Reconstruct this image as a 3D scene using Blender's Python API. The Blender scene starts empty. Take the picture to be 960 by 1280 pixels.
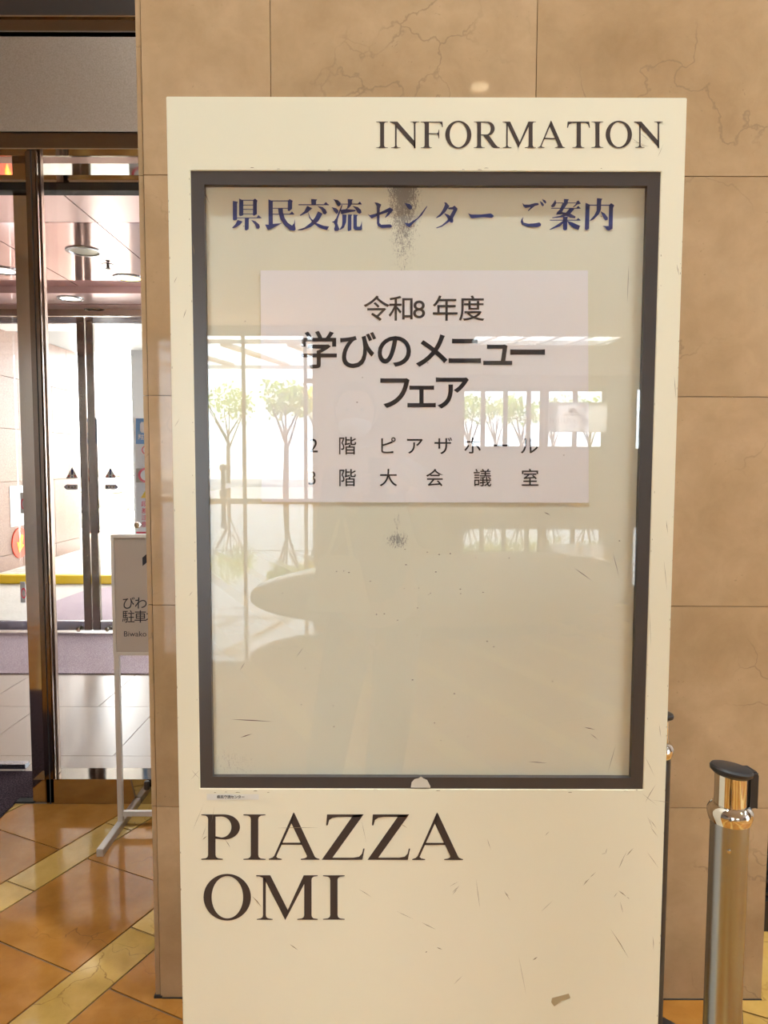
import bpy, bmesh, math, random
from mathutils import Vector, Matrix, noise
random.seed(7)
S = bpy.context.scene
C = S.collection
R = math.radians
# ------------------------------------------------------------------ camera
F = 887.0; H = 1.5; PITCH = R(4.0); ROLL = R(0.15)
cam_d = bpy.data.cameras.new('camera'); cam = bpy.data.objects.new('camera', cam_d); C.objects.link(cam)
cam_d.sensor_fit = 'HORIZONTAL'; cam_d.sensor_width = 36; cam_d.lens = F/960*36
cam_d.clip_start = .02; cam_d.clip_end = 400
CM = Matrix.Rotation(math.pi/2-PITCH, 3, 'X') @ Matrix.Rotation(ROLL, 3, 'Z')
cam.matrix_world = Matrix.Translation((0, 0, H)) @ CM.to_4x4()
S.camera = cam
# ------------------------------------------------------------------ world, sun, exposure
W = bpy.data.worlds.new('sky'); S.world = W; W.use_nodes = True
bg = W.node_tree.nodes['Background']; bg.inputs[0].default_value = (.84, .93, 1, 1); bg.inputs[1].default_value = 11.0
sd = bpy.data.lights.new('sun', 'SUN'); sd.energy = 45; sd.angle = R(.6); sd.color = (1, .95, .86)
sun = bpy.data.objects.new('sun', sd); C.objects.link(sun)
sun.rotation_euler = Vector((-.35, -.55, .8)).to_track_quat('Z', 'Y').to_euler()
S.view_settings.view_transform = 'Standard'; S.view_settings.look = 'None'
S.view_settings.exposure = 0.20; S.view_settings.gamma = 1; S.view_settings.use_curve_mapping = False
S.cycles.max_bounces = 8; S.cycles.transparent_max_bounces = 24; S.cycles.diffuse_bounces = 4
S.cycles.glossy_bounces = 5; S.cycles.sample_clamp_indirect = 6
S.cycles.caustics_reflective = False; S.cycles.caustics_refractive = False
ROOM_Z = 5.9
LAMP = 1.0
def area(name, loc, size, power, color, rot=(0, 0, 0), sy=None, shape='DISK'):
    l = bpy.data.lights.new(name, 'AREA'); l.shape = shape if not sy else 'RECTANGLE'; l.size = size
    if sy: l.size_y = sy
    l.energy = power*LAMP; l.color = color
    o = bpy.data.objects.new(name, l); C.objects.link(o); o.location = loc; o.rotation_euler = rot
    return o
# ------------------------------------------------------------------ helpers
YB = 1.285          # front of the board
YW = 1.89           # marble pillar
YD = 3.02           # inner door line
YO = 6.15           # outer door line
def ray(px, py):
    return CM @ Vector(((px-480)/F, -(py-640)/F, -1))
def at(px, py, Y):
    d = ray(px, py); t = Y/d.y
    return Vector((d.x*t, Y, H+d.z*t))
def flr(px, py, z=0.0):
    d = ray(px, py); t = (z-H)/d.z
    return Vector((d.x*t, d.y*t, z))
def vz(py, Y, px=480): return at(px, py, Y).z
def vx(px, py, Y): return at(px, py, Y).x
YG = YB+.006
def refl(px, py, dv):                 # where a thing mirrored in the board's glass really stands
    p = at(px, py, dv); return Vector((p.x, 2*YG-dv, p.z))
def tag(o, label=None, cat=None, group=None, kind=None):
    if label: o['label'] = label
    if cat: o['category'] = cat
    if group: o['group'] = group
    if kind: o['kind'] = kind
    return o
def empty(name, loc=(0, 0, 0)):
    o = bpy.data.objects.new(name, None); C.objects.link(o); o.location = loc; o.empty_display_size = .1
    return o
def link(name, me, m, parent=None, smooth=False):
    if m and not me.materials: me.materials.append(m)
    o = bpy.data.objects.new(name, me); C.objects.link(o)
    if parent is not None:
        o.parent = parent
        par = parent; off = Vector((0, 0, 0))
        while par is not None: off += par.location; par = par.parent
        o.location = -off
    if smooth: me.polygons.foreach_set('use_smooth', [True]*len(me.polygons))
    return o
class MB:
    def __init__(s): s.bm = bmesh.new()
    def box(s, x0, x1, y0, y1, z0, z1, mat=None):
        v = [s.bm.verts.new(p) for p in ((x0,y0,z0),(x1,y0,z0),(x1,y1,z0),(x0,y1,z0),(x0,y0,z1),(x1,y0,z1),(x1,y1,z1),(x0,y1,z1))]
        if mat is not None:
            for q in v: q.co = mat @ q.co
        for f in ((3,2,1,0),(4,5,6,7),(0,1,5,4),(1,2,6,5),(2,3,7,6),(3,0,4,7)): s.bm.faces.new([v[i] for i in f])
        return s
    def ring(s, o, i, y0, y1):          # o, i = (x0,x1,z0,z1)
        x0,x1,z0,z1 = o; a0,a1,b0,b1 = i
        O = [(x0,z0),(x1,z0),(x1,z1),(x0,z1)]; I = [(a0,b0),(a1,b0),(a1,b1),(a0,b1)]
        n = s.bm.verts.new
        of=[n((x,y0,z)) for x,z in O]; ob=[n((x,y1,z)) for x,z in O]; jf=[n((x,y0,z)) for x,z in I]; jb=[n((x,y1,z)) for x,z in I]
        for k in range(4):
            l=(k+1)%4
            s.bm.faces.new([of[k],of[l],jf[l],jf[k]]); s.bm.faces.new([ob[l],ob[k],jb[k],jb[l]])
            s.bm.faces.new([ob[k],ob[l],of[l],of[k]]); s.bm.faces.new([jf[k],jf[l],jb[l],jb[k]])
        return s
    def lathe(s, prof, c=(0,0,0), n=32, mat=None, caps=True):
        rows=[]
        for r,z in prof:
            rows.append([s.bm.verts.new((c[0]+r*math.cos(2*math.pi*k/n), c[1]+r*math.sin(2*math.pi*k/n), c[2]+z)) for k in range(n)])
        if mat is not None:
            for row in rows:
                for q in row: q.co = mat @ q.co
        for a,b in zip(rows, rows[1:]):
            for k in range(n): s.bm.faces.new([a[k],a[(k+1)%n],b[(k+1)%n],b[k]])
        if caps and prof[0][0]>1e-6: s.bm.faces.new(list(reversed(rows[0])))
        if caps and prof[-1][0]>1e-6: s.bm.faces.new(rows[-1])
        return s
    def tube(s, p, q, r0, r1=None, n=12):
        p=Vector(p); q=Vector(q); r1=r0 if r1 is None else r1
        d=(q-p).normalized(); a=d.orthogonal().normalized(); b=d.cross(a)
        A=[s.bm.verts.new(p+(a*math.cos(2*math.pi*k/n)+b*math.sin(2*math.pi*k/n))*r0) for k in range(n)]
        B=[s.bm.verts.new(q+(a*math.cos(2*math.pi*k/n)+b*math.sin(2*math.pi*k/n))*r1) for k in range(n)]
        for k in range(n): s.bm.faces.new([A[k],A[(k+1)%n],B[(k+1)%n],B[k]])
        s.bm.faces.new(list(reversed(A))); s.bm.faces.new(B); return s
    def poly(s, pts):
        try: s.bm.faces.new([s.bm.verts.new(p) for p in pts])
        except ValueError: pass
        return s
    def prism(s, pts, dv):
        a=[s.bm.verts.new(p) for p in pts]; b=[s.bm.verts.new(Vector(p)+Vector(dv)) for p in pts]
        s.bm.faces.new(a); s.bm.faces.new(list(reversed(b))); n=len(a)
        for k in range(n): s.bm.faces.new([a[k],b[k],b[(k+1)%n],a[(k+1)%n]])
        return s
    def build(s, name, m, parent=None, smooth=False, bevel=0, fix=True):
        if fix: bmesh.ops.recalc_face_normals(s.bm, faces=s.bm.faces)
        if bevel:
            ed=[e for e in s.bm.edges if len(e.link_faces)==2 and e.calc_face_angle(0)>.7]
            bmesh.ops.bevel(s.bm, geom=ed, offset=bevel, segments=2, affect='EDGES', clamp_overlap=True)
        me=bpy.data.meshes.new(name); s.bm.to_mesh(me); s.bm.free()
        o=link(name, me, m, parent)
        if smooth:
            me.polygons.foreach_set('use_smooth', [True]*len(me.polygons))
            me.set_sharp_from_angle(angle=R(38))
        return o
# ------------------------------------------------------------------ materials
def mat(name, col=(.8,.8,.8), rough=.5, metal=0, spec=.5, emit=None, es=0):
    m=bpy.data.materials.new(name); m.use_nodes=True; b=m.node_tree.nodes['Principled BSDF']
    b.inputs['Base Color'].default_value=(*col,1); b.inputs['Roughness'].default_value=rough; b.inputs['Metallic'].default_value=metal
    b.inputs['Specular IOR Level'].default_value=spec
    if emit: b.inputs['Emission Color'].default_value=(*emit,1); b.inputs['Emission Strength'].default_value=es
    return m
class N:
    def __init__(s,m): s.m=m; s.t=m.node_tree; s.b=s.t.nodes['Principled BSDF']
    def n(s,typ,**kw):
        x=s.t.nodes.new(typ)
        for k,v in kw.items(): setattr(x,k,v)
        return x
    def l(s,a,b): s.t.links.new(a,b)
    def pos(s, scale=(1,1,1), rot=(0,0,0), loc=(0,0,0)):
        g=s.n('ShaderNodeNewGeometry'); mp=s.n('ShaderNodeMapping')
        mp.inputs['Scale'].default_value=scale; mp.inputs['Rotation'].default_value=rot; mp.inputs['Location'].default_value=loc
        s.l(g.outputs['Position'],mp.inputs[0]); return mp.outputs[0]
    def noise(s,vec,scale,detail=4,rough=.5,dist=0):
        x=s.n('ShaderNodeTexNoise'); x.inputs['Scale'].default_value=scale; x.inputs['Detail'].default_value=detail
        x.inputs['Roughness'].default_value=rough; x.inputs['Distortion'].default_value=dist; s.l(vec,x.inputs['Vector']); return x.outputs['Fac']
    def ramp(s,fac,stops):
        x=s.n('ShaderNodeValToRGB'); e=x.color_ramp.elements
        while len(e)<len(stops): e.new(.5)
        for q,(p,c) in zip(e,stops):
            q.position=p; q.color=(*c,1) if len(c)==3 else c
        s.l(fac,x.inputs[0]); return x.outputs[0]
    def mix(s,f,a,b,mode='MIX'):
        x=s.n('ShaderNodeMix',data_type='RGBA',blend_type=mode)
        for sock,v in ((x.inputs[0],f),(x.inputs[6],a),(x.inputs[7],b)):
            if isinstance(v,(int,float)): sock.default_value=v
            elif isinstance(v,tuple): sock.default_value=(*v,1)
            else: s.l(v,sock)
        return x.outputs[2]
    def math(s,op,a,b=None,clamp=False):
        x=s.n('ShaderNodeMath',operation=op,use_clamp=clamp)
        for k,v in enumerate((a,b)):
            if v is None: continue
            if isinstance(v,(int,float)): x.inputs[k].default_value=v
            else: s.l(v,x.inputs[k])
        return x.outputs[0]
    def bump(s,h,st,dist=.01):
        x=s.n('ShaderNodeBump'); x.inputs['Strength'].default_value=st; x.inputs['Distance'].default_value=dist
        s.l(h,x.inputs['Height']); s.l(x.outputs[0],s.b.inputs['Normal'])
    def objrand(s):
        return s.n('ShaderNodeObjectInfo').outputs['Random']
    def out(s,c): s.l(c,s.b.inputs['Base Color'])
def marble(name, base, dark, light, vein, scale=1.0, rough=.1, vamt=.6, rand=.12, spec=.5, coat=0):
    m=mat(name,base,rough,spec=spec); n=N(m); p=n.pos()
    rnd=n.objrand()
    off=n.n('ShaderNodeVectorMath',operation='ADD'); n.l(p,off.inputs[0])
    cmb=n.n('ShaderNodeCombineXYZ'); rr=n.math('MULTIPLY',rnd,37.0)
    n.l(rr,cmb.inputs[0]); n.l(rr,cmb.inputs[2]); n.l(cmb.outputs[0],off.inputs[1]); v=off.outputs[0]
    c=n.ramp(n.noise(v,2.4*scale,5,.55,.2),[(.3,dark),(.5,base),(.72,light)])
    cloud=n.ramp(n.noise(v,9*scale,5,.65,.3),[(.3,(.80,.78,.74)),(.7,(1.08,1.08,1.08))])
    c=n.mix(.7,c,cloud,'MULTIPLY')
    # veins: broken crackle lines
    dn=n.n('ShaderNodeTexNoise'); dn.inputs['Scale'].default_value=5*scale; dn.inputs['Detail'].default_value=5; n.l(v,dn.inputs['Vector'])
    add=n.n('ShaderNodeVectorMath',operation='MULTIPLY_ADD'); n.l(dn.outputs['Color'],add.inputs[0]); add.inputs[1].default_value=(.35/scale,)*3; n.l(v,add.inputs[2])
    vo=n.n('ShaderNodeTexVoronoi',feature='DISTANCE_TO_EDGE'); vo.inputs['Scale'].default_value=3.0*scale; n.l(add.outputs[0],vo.inputs['Vector'])
    line=n.ramp(vo.outputs['Distance'],[(0,(1,1,1)),(.012,(0,0,0))])
    brk=n.ramp(n.noise(v,2.6*scale,3),[(.50,(0,0,0)),(.60,(1,1,1))])
    msk=n.math('MULTIPLY',n.math('MULTIPLY',line,brk),vamt)
    c=n.mix(msk,c,vein)
    vo2=n.n('ShaderNodeTexVoronoi'); vo2.inputs['Scale'].default_value=46*scale; n.l(add.outputs[0],vo2.inputs['Vector'])
    spot=n.ramp(vo2.outputs['Distance'],[(.06,(1,1,1)),(.13,(0,0,0))])
    gate=n.ramp(n.noise(v,9*scale,3),[(.50,(0,0,0)),(.58,(1,1,1))])
    c=n.mix(n.math('MULTIPLY',n.math('MULTIPLY',spot,gate),.45),c,vein)
    tint=n.n('ShaderNodeMapRange'); n.l(rnd,tint.inputs[0]); tint.inputs[3].default_value=1-rand; tint.inputs[4].default_value=1+rand
    cc=n.n('ShaderNodeCombineColor'); [n.l(tint.outputs[0],cc.inputs[k]) for k in range(3)]
    c=n.mix(1.0,c,cc.outputs[0],'MULTIPLY'); n.out(c)
    n.l(n.ramp(n.noise(v,30,3),[(.3,(rough*.8,)*3),(.8,(rough*1.5,)*3)]),n.b.inputs['Roughness'])
    return m
def granite(name, a, b, scale=220, rough=.35, spec=.5):
    m=mat(name,a,rough,spec=spec); n=N(m); p=n.pos()
    c=n.ramp(n.noise(p,scale,3,.7),[(.38,a),(.62,b)])
    c=n.mix(.5,c,n.ramp(n.noise(p,1.5,3),[(.3,(.85,.85,.85)),(.7,(1.08,1.08,1.08))]),'MULTIPLY'); n.out(c); return m
def glass_mat(name, tint=(1,1,1), ior=1.5):
    m=bpy.data.materials.new(name); m.use_nodes=True; t=m.node_tree; t.nodes.remove(t.nodes['Principled BSDF'])
    fr=t.nodes.new('ShaderNodeFresnel'); fr.inputs[0].default_value=ior
    g=t.nodes.new('ShaderNodeNewGeometry'); mx0=t.nodes.new('ShaderNodeMath'); mx0.operation='MULTIPLY'
    inv=t.nodes.new('ShaderNodeMath'); inv.operation='SUBTRACT'; inv.inputs[0].default_value=1; t.links.new(g.outputs['Backfacing'],inv.inputs[1])
    t.links.new(fr.outputs[0],mx0.inputs[0]); t.links.new(inv.outputs[0],mx0.inputs[1])
    tr=t.nodes.new('ShaderNodeBsdfTransparent'); tr.inputs[0].default_value=(*tint,1)
    gl=t.nodes.new('ShaderNodeBsdfGlossy'); gl.inputs['Roughness'].default_value=0.0
    mx=t.nodes.new('ShaderNodeMixShader'); t.links.new(mx0.outputs[0],mx.inputs[0]); t.links.new(tr.outputs[0],mx.inputs[1]); t.links.new(gl.outputs[0],mx.inputs[2])
    t.links.new(mx.outputs[0],t.nodes['Material Output'].inputs[0]); return m
M={}
M['wall_marble']=marble('wall_marble',(.41,.275,.155),(.345,.225,.12),(.475,.33,.195),(.20,.14,.085),1.0,.03,.55,.05,.28)
M['floor_marble']=marble('floor_marble',(.36,.15,.028),(.28,.105,.018),(.45,.205,.05),(.14,.06,.02),1.3,.07,.75,.10)
M['strip_marble']=marble('strip_marble',(.50,.30,.08),(.43,.25,.055),(.58,.37,.12),(.18,.09,.03),1.3,.07,.8,.10)
M['joint']=mat('joint',(.16,.10,.06),.8)
M['wall_joint']=mat('wall_joint',(.22,.16,.11),.8)
M['plaster']=mat('plaster',(.55,.48,.38),.7)
M['ceiling']=mat('ceiling_paint',(.78,.75,.70),.8)
M['tan_wall']=granite('tan_wall',(.36,.32,.28),(.42,.37,.33),9,.3)
M['steel']=mat('polished_steel',(.52,.47,.42),.06,1)
M['steel_dark']=mat('polished_dark_steel',(.22,.18,.155),.10,1)
M['satin']=mat('satin_steel',(.46,.39,.33),.42,1)
n=N(M['satin']); p=n.pos(); n.out(n.ramp(n.noise(p,160,3,.8),[(.35,(.32,.27,.225)),(.65,(.41,.35,.295))]))
M['brushed']=mat('brushed_steel',(.40,.43,.48),.22,1)
n=N(M['brushed']); p=n.pos((1,1,90)); n.bump(n.noise(p,30,3),.12,.001)
n.b.inputs['Anisotropic'].default_value=.6
M['chrome']=mat('chrome',(.78,.76,.72),.04,1)
M['black']=mat('black_plastic',(.015,.015,.017),.38)
M['bronze']=mat('dark_bronze',(.055,.045,.04),.35,.6)
M['rubber']=mat('black_gap',(.012,.011,.01),.7)
M['cream']=mat('cream_enamel',(.80,.77,.63),.32,spec=.45)
M['frame']=mat('charcoal_frame',(.055,.047,.045),.30)
M['ink']=mat('dark_brown_ink',(.052,.036,.030),.5,spec=.3)
M['blue']=mat('navy_ink',(.020,.040,.20),.5,spec=.3)
M['textink']=mat('black_ink',(.025,.026,.035),.6,spec=.2)
M['paper']=mat('white_paper',(.91,.91,.94),.8,spec=.2)
M['glass']=glass_mat('clear_glass')
M['board_glass']=glass_mat('board_glass',(1,1,1),1.86)
M['pink_metal']=mat('pink_metal_ceiling',(.80,.56,.56),.10,.85)
M['pink_satin']=mat('pink_satin_metal',(.74,.54,.54),.28,.8)
M['white']=mat('white_paint',(.80,.80,.80),.5)
M['grey']=mat('grey_paint',(.42,.43,.44),.5)
M['vest_floor']=granite('grey_granite',(.30,.22,.17),(.56,.45,.36),260,.28)
M['mat_purple']=granite('purple_grey_carpet',(.30,.20,.24),(.66,.54,.58),130,.95)
M['mat_dark']=granite('dark_flecked_carpet',(.012,.008,.010),(.085,.055,.065),150,.95,.05)
M['pink_granite']=granite('pink_granite',(.20,.115,.085),(.30,.195,.15),60,.35)
M['pave']=granite('pale_paving',(.55,.51,.45),(.66,.62,.56),40,.8)
M['asphalt']=granite('asphalt',(.14,.15,.17),(.22,.23,.25),60,.9)
M['yellow']=mat('yellow_paint',(.88,.62,.02),.55)
M['stone']=granite('pale_rock',(.50,.47,.40),(.74,.70,.62),7,.9)
M['leaf']=granite('green_leaf',(.10,.20,.03),(.34,.40,.05),3,.6)
M['bark']=mat('bark',(.12,.08,.05),.9)
M['signgrey']=mat('beige_sign_panel',(.42,.35,.29),.5)
M['signpost']=mat('sign_stand_frame',(.52,.46,.40),.4,.3)
M['red']=mat('red_print',(.75,.03,.07),.5)
M['skyblue']=mat('blue_print',(.05,.25,.62),.5)
M['lamp']=mat('lamp_glow',(1,1,1),.5,emit=(1,.80,.50),es=14)
M['lamp_soft']=mat('soft_lamp_glow',(1,1,1),.5,emit=(1,.9,.75),es=3)
M['lamp_amber']=mat('amber_lamp_glow',(1,.8,.5),.5,emit=(1,.62,.22),es=3.5)
M['lamp_off']=mat('unlit_lamp_glass',(.55,.54,.44),.3)
M['skin']=mat('skin',(.55,.34,.25),.5)
M['coat']=mat('grey_coat_cloth',(.20,.20,.21),.9)
M['trouser']=mat('dark_trouser_cloth',(.06,.06,.07),.9)
M['hair']=mat('black_hair',(.02,.016,.014),.5)
M['tote']=mat('cream_canvas',(.62,.56,.46),.9)
M['mask']=mat('white_mask_cloth',(.85,.86,.9),.8)
M['leather']=granite('beige_leather',(.36,.31,.25),(.42,.36,.3),12,.18)
# ================================================================== STRUCTURE
ROOM_Z = 6.6
TH = R(25.2); cu, su = math.cos(TH), math.sin(TH)
def uv(u, v): return (u*su+v*cu, u*cu-v*su)       # floor grid: u along the rows, v across them
def clip(poly, x0, x1, y0, y1):
    for ax, lim, sg in ((0,x0,1),(0,x1,-1),(1,y0,1),(1,y1,-1)):
        out=[]
        for a,b in zip(poly, poly[1:]+poly[:1]):
            ia=sg*(a[ax]-lim)>=0; ib=sg*(b[ax]-lim)>=0
            if ia: out.append(a)
            if ia!=ib:
                t=(lim-a[ax])/(b[ax]-a[ax]); out.append((a[0]+t*(b[0]-a[0]), a[1]+t*(b[1]-a[1])))
        poly=out
        if len(poly)<3: return []
    return poly
# --- lobby floor: slab, then single tiles near the camera
FX0,FX1,FY0,FY1=-3.4,2.2,-.9,3.02
b=MB()
b.box(FX0-.3,FX1+.3,FY0-.3,3.3,-.06,-.004)
floor=tag(b.build('floor',M['joint']),kind='structure')
fm=marble('floor_marble_far',(.36,.15,.028),(.28,.105,.018),(.45,.205,.05),(.14,.06,.02),1.3,.03,.5,.0)
fm.node_tree.nodes['Principled BSDF'].inputs['IOR'].default_value=1.8
n=N(fm); src=n.b.inputs['Base Color'].links[0].from_socket
pr=n.pos((1,1,1),(0,0,TH))
sx=n.n('ShaderNodeSeparateXYZ'); n.l(pr,sx.inputs[0])
row=n.math('FRACT',n.math('DIVIDE',n.math('ADD',sx.outputs[0],2.119+.592*60),.592))
strip=n.math('GREATER_THAN',row,.755)
c=n.mix(strip,src,(.60,.39,.13))
j1=n.math('LESS_THAN',n.math('ABSOLUTE',n.math('SUBTRACT',row,.758)),.006); j2=n.math('LESS_THAN',row,.008)
uu=n.math('FRACT',n.math('ADD',n.math('DIVIDE',n.math('ADD',sx.outputs[1],-1.41+.455*99),.455),n.math('MULTIPLY',strip,.5)))
j3=n.math('LESS_THAN',uu,.011)
c=n.mix(n.math('MAXIMUM',n.math('MAXIMUM',j1,j2),j3),c,(.14,.085,.05)); n.out(c)
b=MB()
for x0,x1,y0,y1 in ((-9,FX0,-40,3.02),(FX1,17,-40,3.02),(FX0,FX1,-40,FY0)):
    b.box(x0,x1,y0,y1,-.06,0)
b.build('outer_floor',fm,floor)
b=MB(); b.box(-8.9,2.9,-9.43,-9.37,0,.004); b.build('floor_joint_strip',M['bronze'],floor)
G=.0032
sq=None
for r in range(-9,12):
    v0=-2.119+.592*r
    for k in range(-7,9):
        for (va,vb,ua,mm,nm) in ((v0,v0+.447,1.41+.455*k,'floor_marble','tile'),(v0+.447,v0+.592,1.41+.455*(k+.5),'strip_marble','border_tile')):
            q=[uv(ua+G,va+G),uv(ua+.455-G,va+G),uv(ua+.455-G,vb-G),uv(ua+G,vb-G)]
            pc=clip(q,FX0,FX1,FY0,FY1)
            if len(pc)<3: continue
            A=abs(sum(pc[i][0]*pc[(i+1)%len(pc)][1]-pc[(i+1)%len(pc)][0]*pc[i][1] for i in range(len(pc))))/2
            if A<2e-3: continue
            bb=MB(); bb.prism([(x,y,-.012) for x,y in pc],(0,0,.012)); bb.build(nm,M[mm],floor)
# --- marble pillar with slabs
PX0=vx(168,0,YW); PX1=1.062
wc=MB(); wc.box(PX0+.012,PX1-.004,YW+.012,2.55,0,ROOM_Z)
wall_c=tag(wc.build('wall_center',M['wall_joint']),kind='structure')
zj=[0]+[vz(q,YW) for q in (1009,757,495,219.5)]
while zj[-1]<5.9: zj.append(zj[-1]+.562)
xj=[PX0+.014,vx(338,60,YW),vx(671,60,YW),PX1]
for a,c2 in zip(zj,zj[1:]):
    b=MB(); b.box(PX0,PX0+.0125,YW+.004,YW+.5,a+.001,c2-.001); b.build('corner_slab',M['wall_marble'],wall_c)
    for x0,x1 in zip(xj,xj[1:]):
        b=MB(); b.box(x0+.0007,x1-.0007,YW,YW+.02,a+.0007,c2-.0007); b.build('wall_slab',M['wall_marble'],wall_c,bevel=.0006)
b=MB(); b.box(PX0-.003,PX0+.02,YW-.002,YW+.1,0,.007); b.box(PX0+.02,PX1,YW-.003,YW,0,.0025); b.build('base_joint',M['rubber'],wall_c)
# --- walls round the lobby
def wallbox(name,x0,x1,y0,y1,z0,z1,m):
    b=MB(); b.box(x0,x1,y0,y1,z0,z1); return tag(b.build(name,m),kind='structure')
wallbox('wall_left',-9.2,-9,-24.6,3.3,0,ROOM_Z,M['tan_wall'])
b=MB()
for y0,y1,z0,z1 in ((-40,-8.6,0,ROOM_Z),(-3.4,2.9,0,ROOM_Z),(-8.6,-3.4,0,.3),(-8.6,-3.4,5.2,ROOM_Z)): b.box(17,17.2,y0,y1,z0,z1)
tag(b.build('wall_right',M['tan_wall']),kind='structure')
w6=tag(empty('window_6',(17.1,-6,.3)),kind='structure')
b=MB(); b.box(17.09,17.10,-8.6,-3.4,.3,5.2); b.build('pane',M['glass'],w6)
for y in (-8.58,-6.9,-5.15,-3.5):
    b=MB(); b.box(17.04,17.16,y,y+.08,.3,5.2); b.build('mullion',M['bronze'],w6)
wallbox('wall_front',1.75,17,2.5,2.7,0,ROOM_Z,M['tan_wall'])
wallbox('wall_front.001',-9,-4.95,3.02,3.3,0,ROOM_Z,M['tan_wall'])
wr=wallbox('wall_front.002',PX1-.1,1.75,2.6,2.8,0,ROOM_Z,M['bronze'])
SKY=(3.7,9.6,-28.7,-26.6)
b=MB()
for x0,x1,y0,y1 in ((-9.2,3.0,-24.75,3.4),(3.0,17.2,SKY[3],3.4),(3.0,17.2,-40,SKY[2]),(3.0,SKY[0],SKY[2],SKY[3]),(SKY[1],17.2,SKY[2],SKY[3])): b.box(x0,x1,y0,y1,ROOM_Z,ROOM_Z+.2)
ceil=tag(b.build('ceiling',M['ceiling']),kind='structure')
# louvre grille right of the pillar
g=tag(empty('vent_grille',(PX1+.02,2.2,0)),'dark louvred floor grille behind the right edge of the marble pillar','grille')
b=MB(); b.ring((PX1+.012,PX1+.40,.08,.55),(PX1+.03,PX1+.38,.10,.53),2.18,2.24); b.build('grille_frame',M['bronze'],g)
b=MB(); b.box(PX1+.012,PX1+.4,2.24,2.26,.08,.55); b.build('back_plate',M['rubber'],g)
for k in range(10):
    b=MB(); b.box(PX1+.03,PX1+.38,2.19,2.22,.115+k*.042,.122+k*.042); b.build('slat',M['bronze'],g)
b=MB(); b.box(PX1+.012,PX1+.4,2.18,2.26,0,.08); b.build('base',M['bronze'],g)
# --- inner entrance front (door_1)
d1=tag(empty('door_1',(-2,YD,0)),kind='structure')
HX0,HX1=-4.95,.9
def hb(name,py0,py1,m,y0=YD,y1=YD+.27,dy=0,bev=0):
    b=MB(); b.box(HX0,HX1,y0+dy,y1,vz(py1,YD+dy),vz(py0,YD+dy)); return b.build(name,m,d1,bevel=bev)
b=MB(); b.box(HX0,HX1,YD+.02,YD+.3,vz(20,YD),ROOM_Z); b.build('upper_panel',M['bronze'],d1)
hb('gold_edge',20,22,M['steel'],y1=YD+.1)
hb('mirror_band',22,39.5,M['steel_dark'],dy=.01)
hb('bright_edge',39.5,41.2,M['brushed'],dy=-.006,y1=YD+.1)
hb('shadow_gap',41.2,47,M['rubber'],dy=.03)
hb('satin_panel',47,165.5,M['satin'],dy=.0)
hb('shadow_gap',165.5,167.5,M['rubber'],dy=.02)
hb('mirror_band',167.5,186,M['steel_dark'],dy=.004)
b=MB(); b.box(HX0,HX1,YD,YD+.27,vz(187.5,YD),vz(186,YD)); b.build('soffit_edge',M['chrome'],d1)
YP=3.20
def dx(a,y0,Y): return vx(a,y0,Y)
b=MB(); b.box(HX0,HX1,YP-.02,YP+.06,vz(231,YP),vz(222,YP)); b.build('head_rail',M['steel'],d1)
b=MB(); b.box(HX0,HX1,YP-.012,YP+.05,vz(240,YP),vz(231,YP)); b.build('head_gasket',M['rubber'],d1)
zs=vz(186.5,YD)
b=MB(); b.box(dx(24,480,3.22),dx(40.5,480,3.22),3.22,3.30,0,zs); b.build('mirror_post',M['steel'],d1,bevel=.001)
b=MB(); b.box(dx(39.5,480,YD),dx(53.5,480,YD),YD+.0,YD+.02,0,zs-.004); b.build('door_post',M['steel_dark'],d1,bevel=.006)
b=MB(); b.box(dx(46.5,480,YD),dx(47.8,480,YD),YD-.0015,YD+.01,0,zs-.006); b.build('post_groove',M['rubber'],d1)
b=MB(); b.box(dx(52.5,480,3.07),dx(58.5,480,3.07),3.07,3.10,.113,zs); b.build('glazing_post',mat('tan_bronze_metal',(.30,.21,.16),.3,.6),d1,bevel=.003)
gx0=dx(56,480,3.12)
b=MB(); b.box(gx0,HX1,3.112,3.122,vz(970,3.15),vz(240,YP)); b.build('pane',M['glass'],d1)
b=MB(); b.box(gx0,HX1,3.105,3.135,vz(975,3.13),vz(970.5,3.13)); b.build('bottom_rail',M['chrome'],d1)
bx0=dx(58,990,YD)
b=MB(); b.box(bx0,HX1,YD,3.135,0,vz(975,YD)); b.build('kick_plate',M['steel'],d1,bevel=.001)
b=MB(); b.box(dx(41.5,1000,YD+.01),bx0-.001,YD+.01,3.12,0,vz(977,YD)); b.build('post_foot',M['steel'],d1,bevel=.001)
# rail stop at the right of the kick plate
b=MB(); b.lathe([(.012,0),(.012,.03),(.009,.036)],(dx(184,990,YD-.012),YD-.014,.075),16); b.build('door_stop',M['bronze'],d1,smooth=True)
# sliding leaf on the left
lx1=dx(25,700,3.36)
b=MB(); b.box(HX0,lx1,3.36,3.372,.05,vz(228,3.3)); b.build('sliding_pane',M['glass'],d1)
b=MB(); b.box(HX0,lx1,3.345,3.385,.012,.035); b.build('sliding_rail',M['brushed'],d1)
b=MB(); b.box(HX0,dx(41.5,990,YD),YD+.005,YD+.045,0,.006); b.build('floor_track',M['rubber'],d1)
for py in (630,741.5):
    b=MB(); b.box(vx(25.5,py,3.35),vx(31,py,3.35),3.350,3.3575,vz(py+13,3.35),vz(py-13,3.35)); q=b.build('sticker',M['grey'],d1)
    b=MB(); c0=at(29.5,py,3.3485)
    for k in range(16):
        a0,a1=2*math.pi*k/16,2*math.pi*(k+1)/16
        b.poly([c0+Vector((math.cos(a)*rr*.45,0,math.sin(a)*rr)) for a,rr in ((a0,.026),(a1,.026),(a1,.019),(a0,.019))])
    b.build('sticker_ring',M['red'],q,fix=False)
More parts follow.
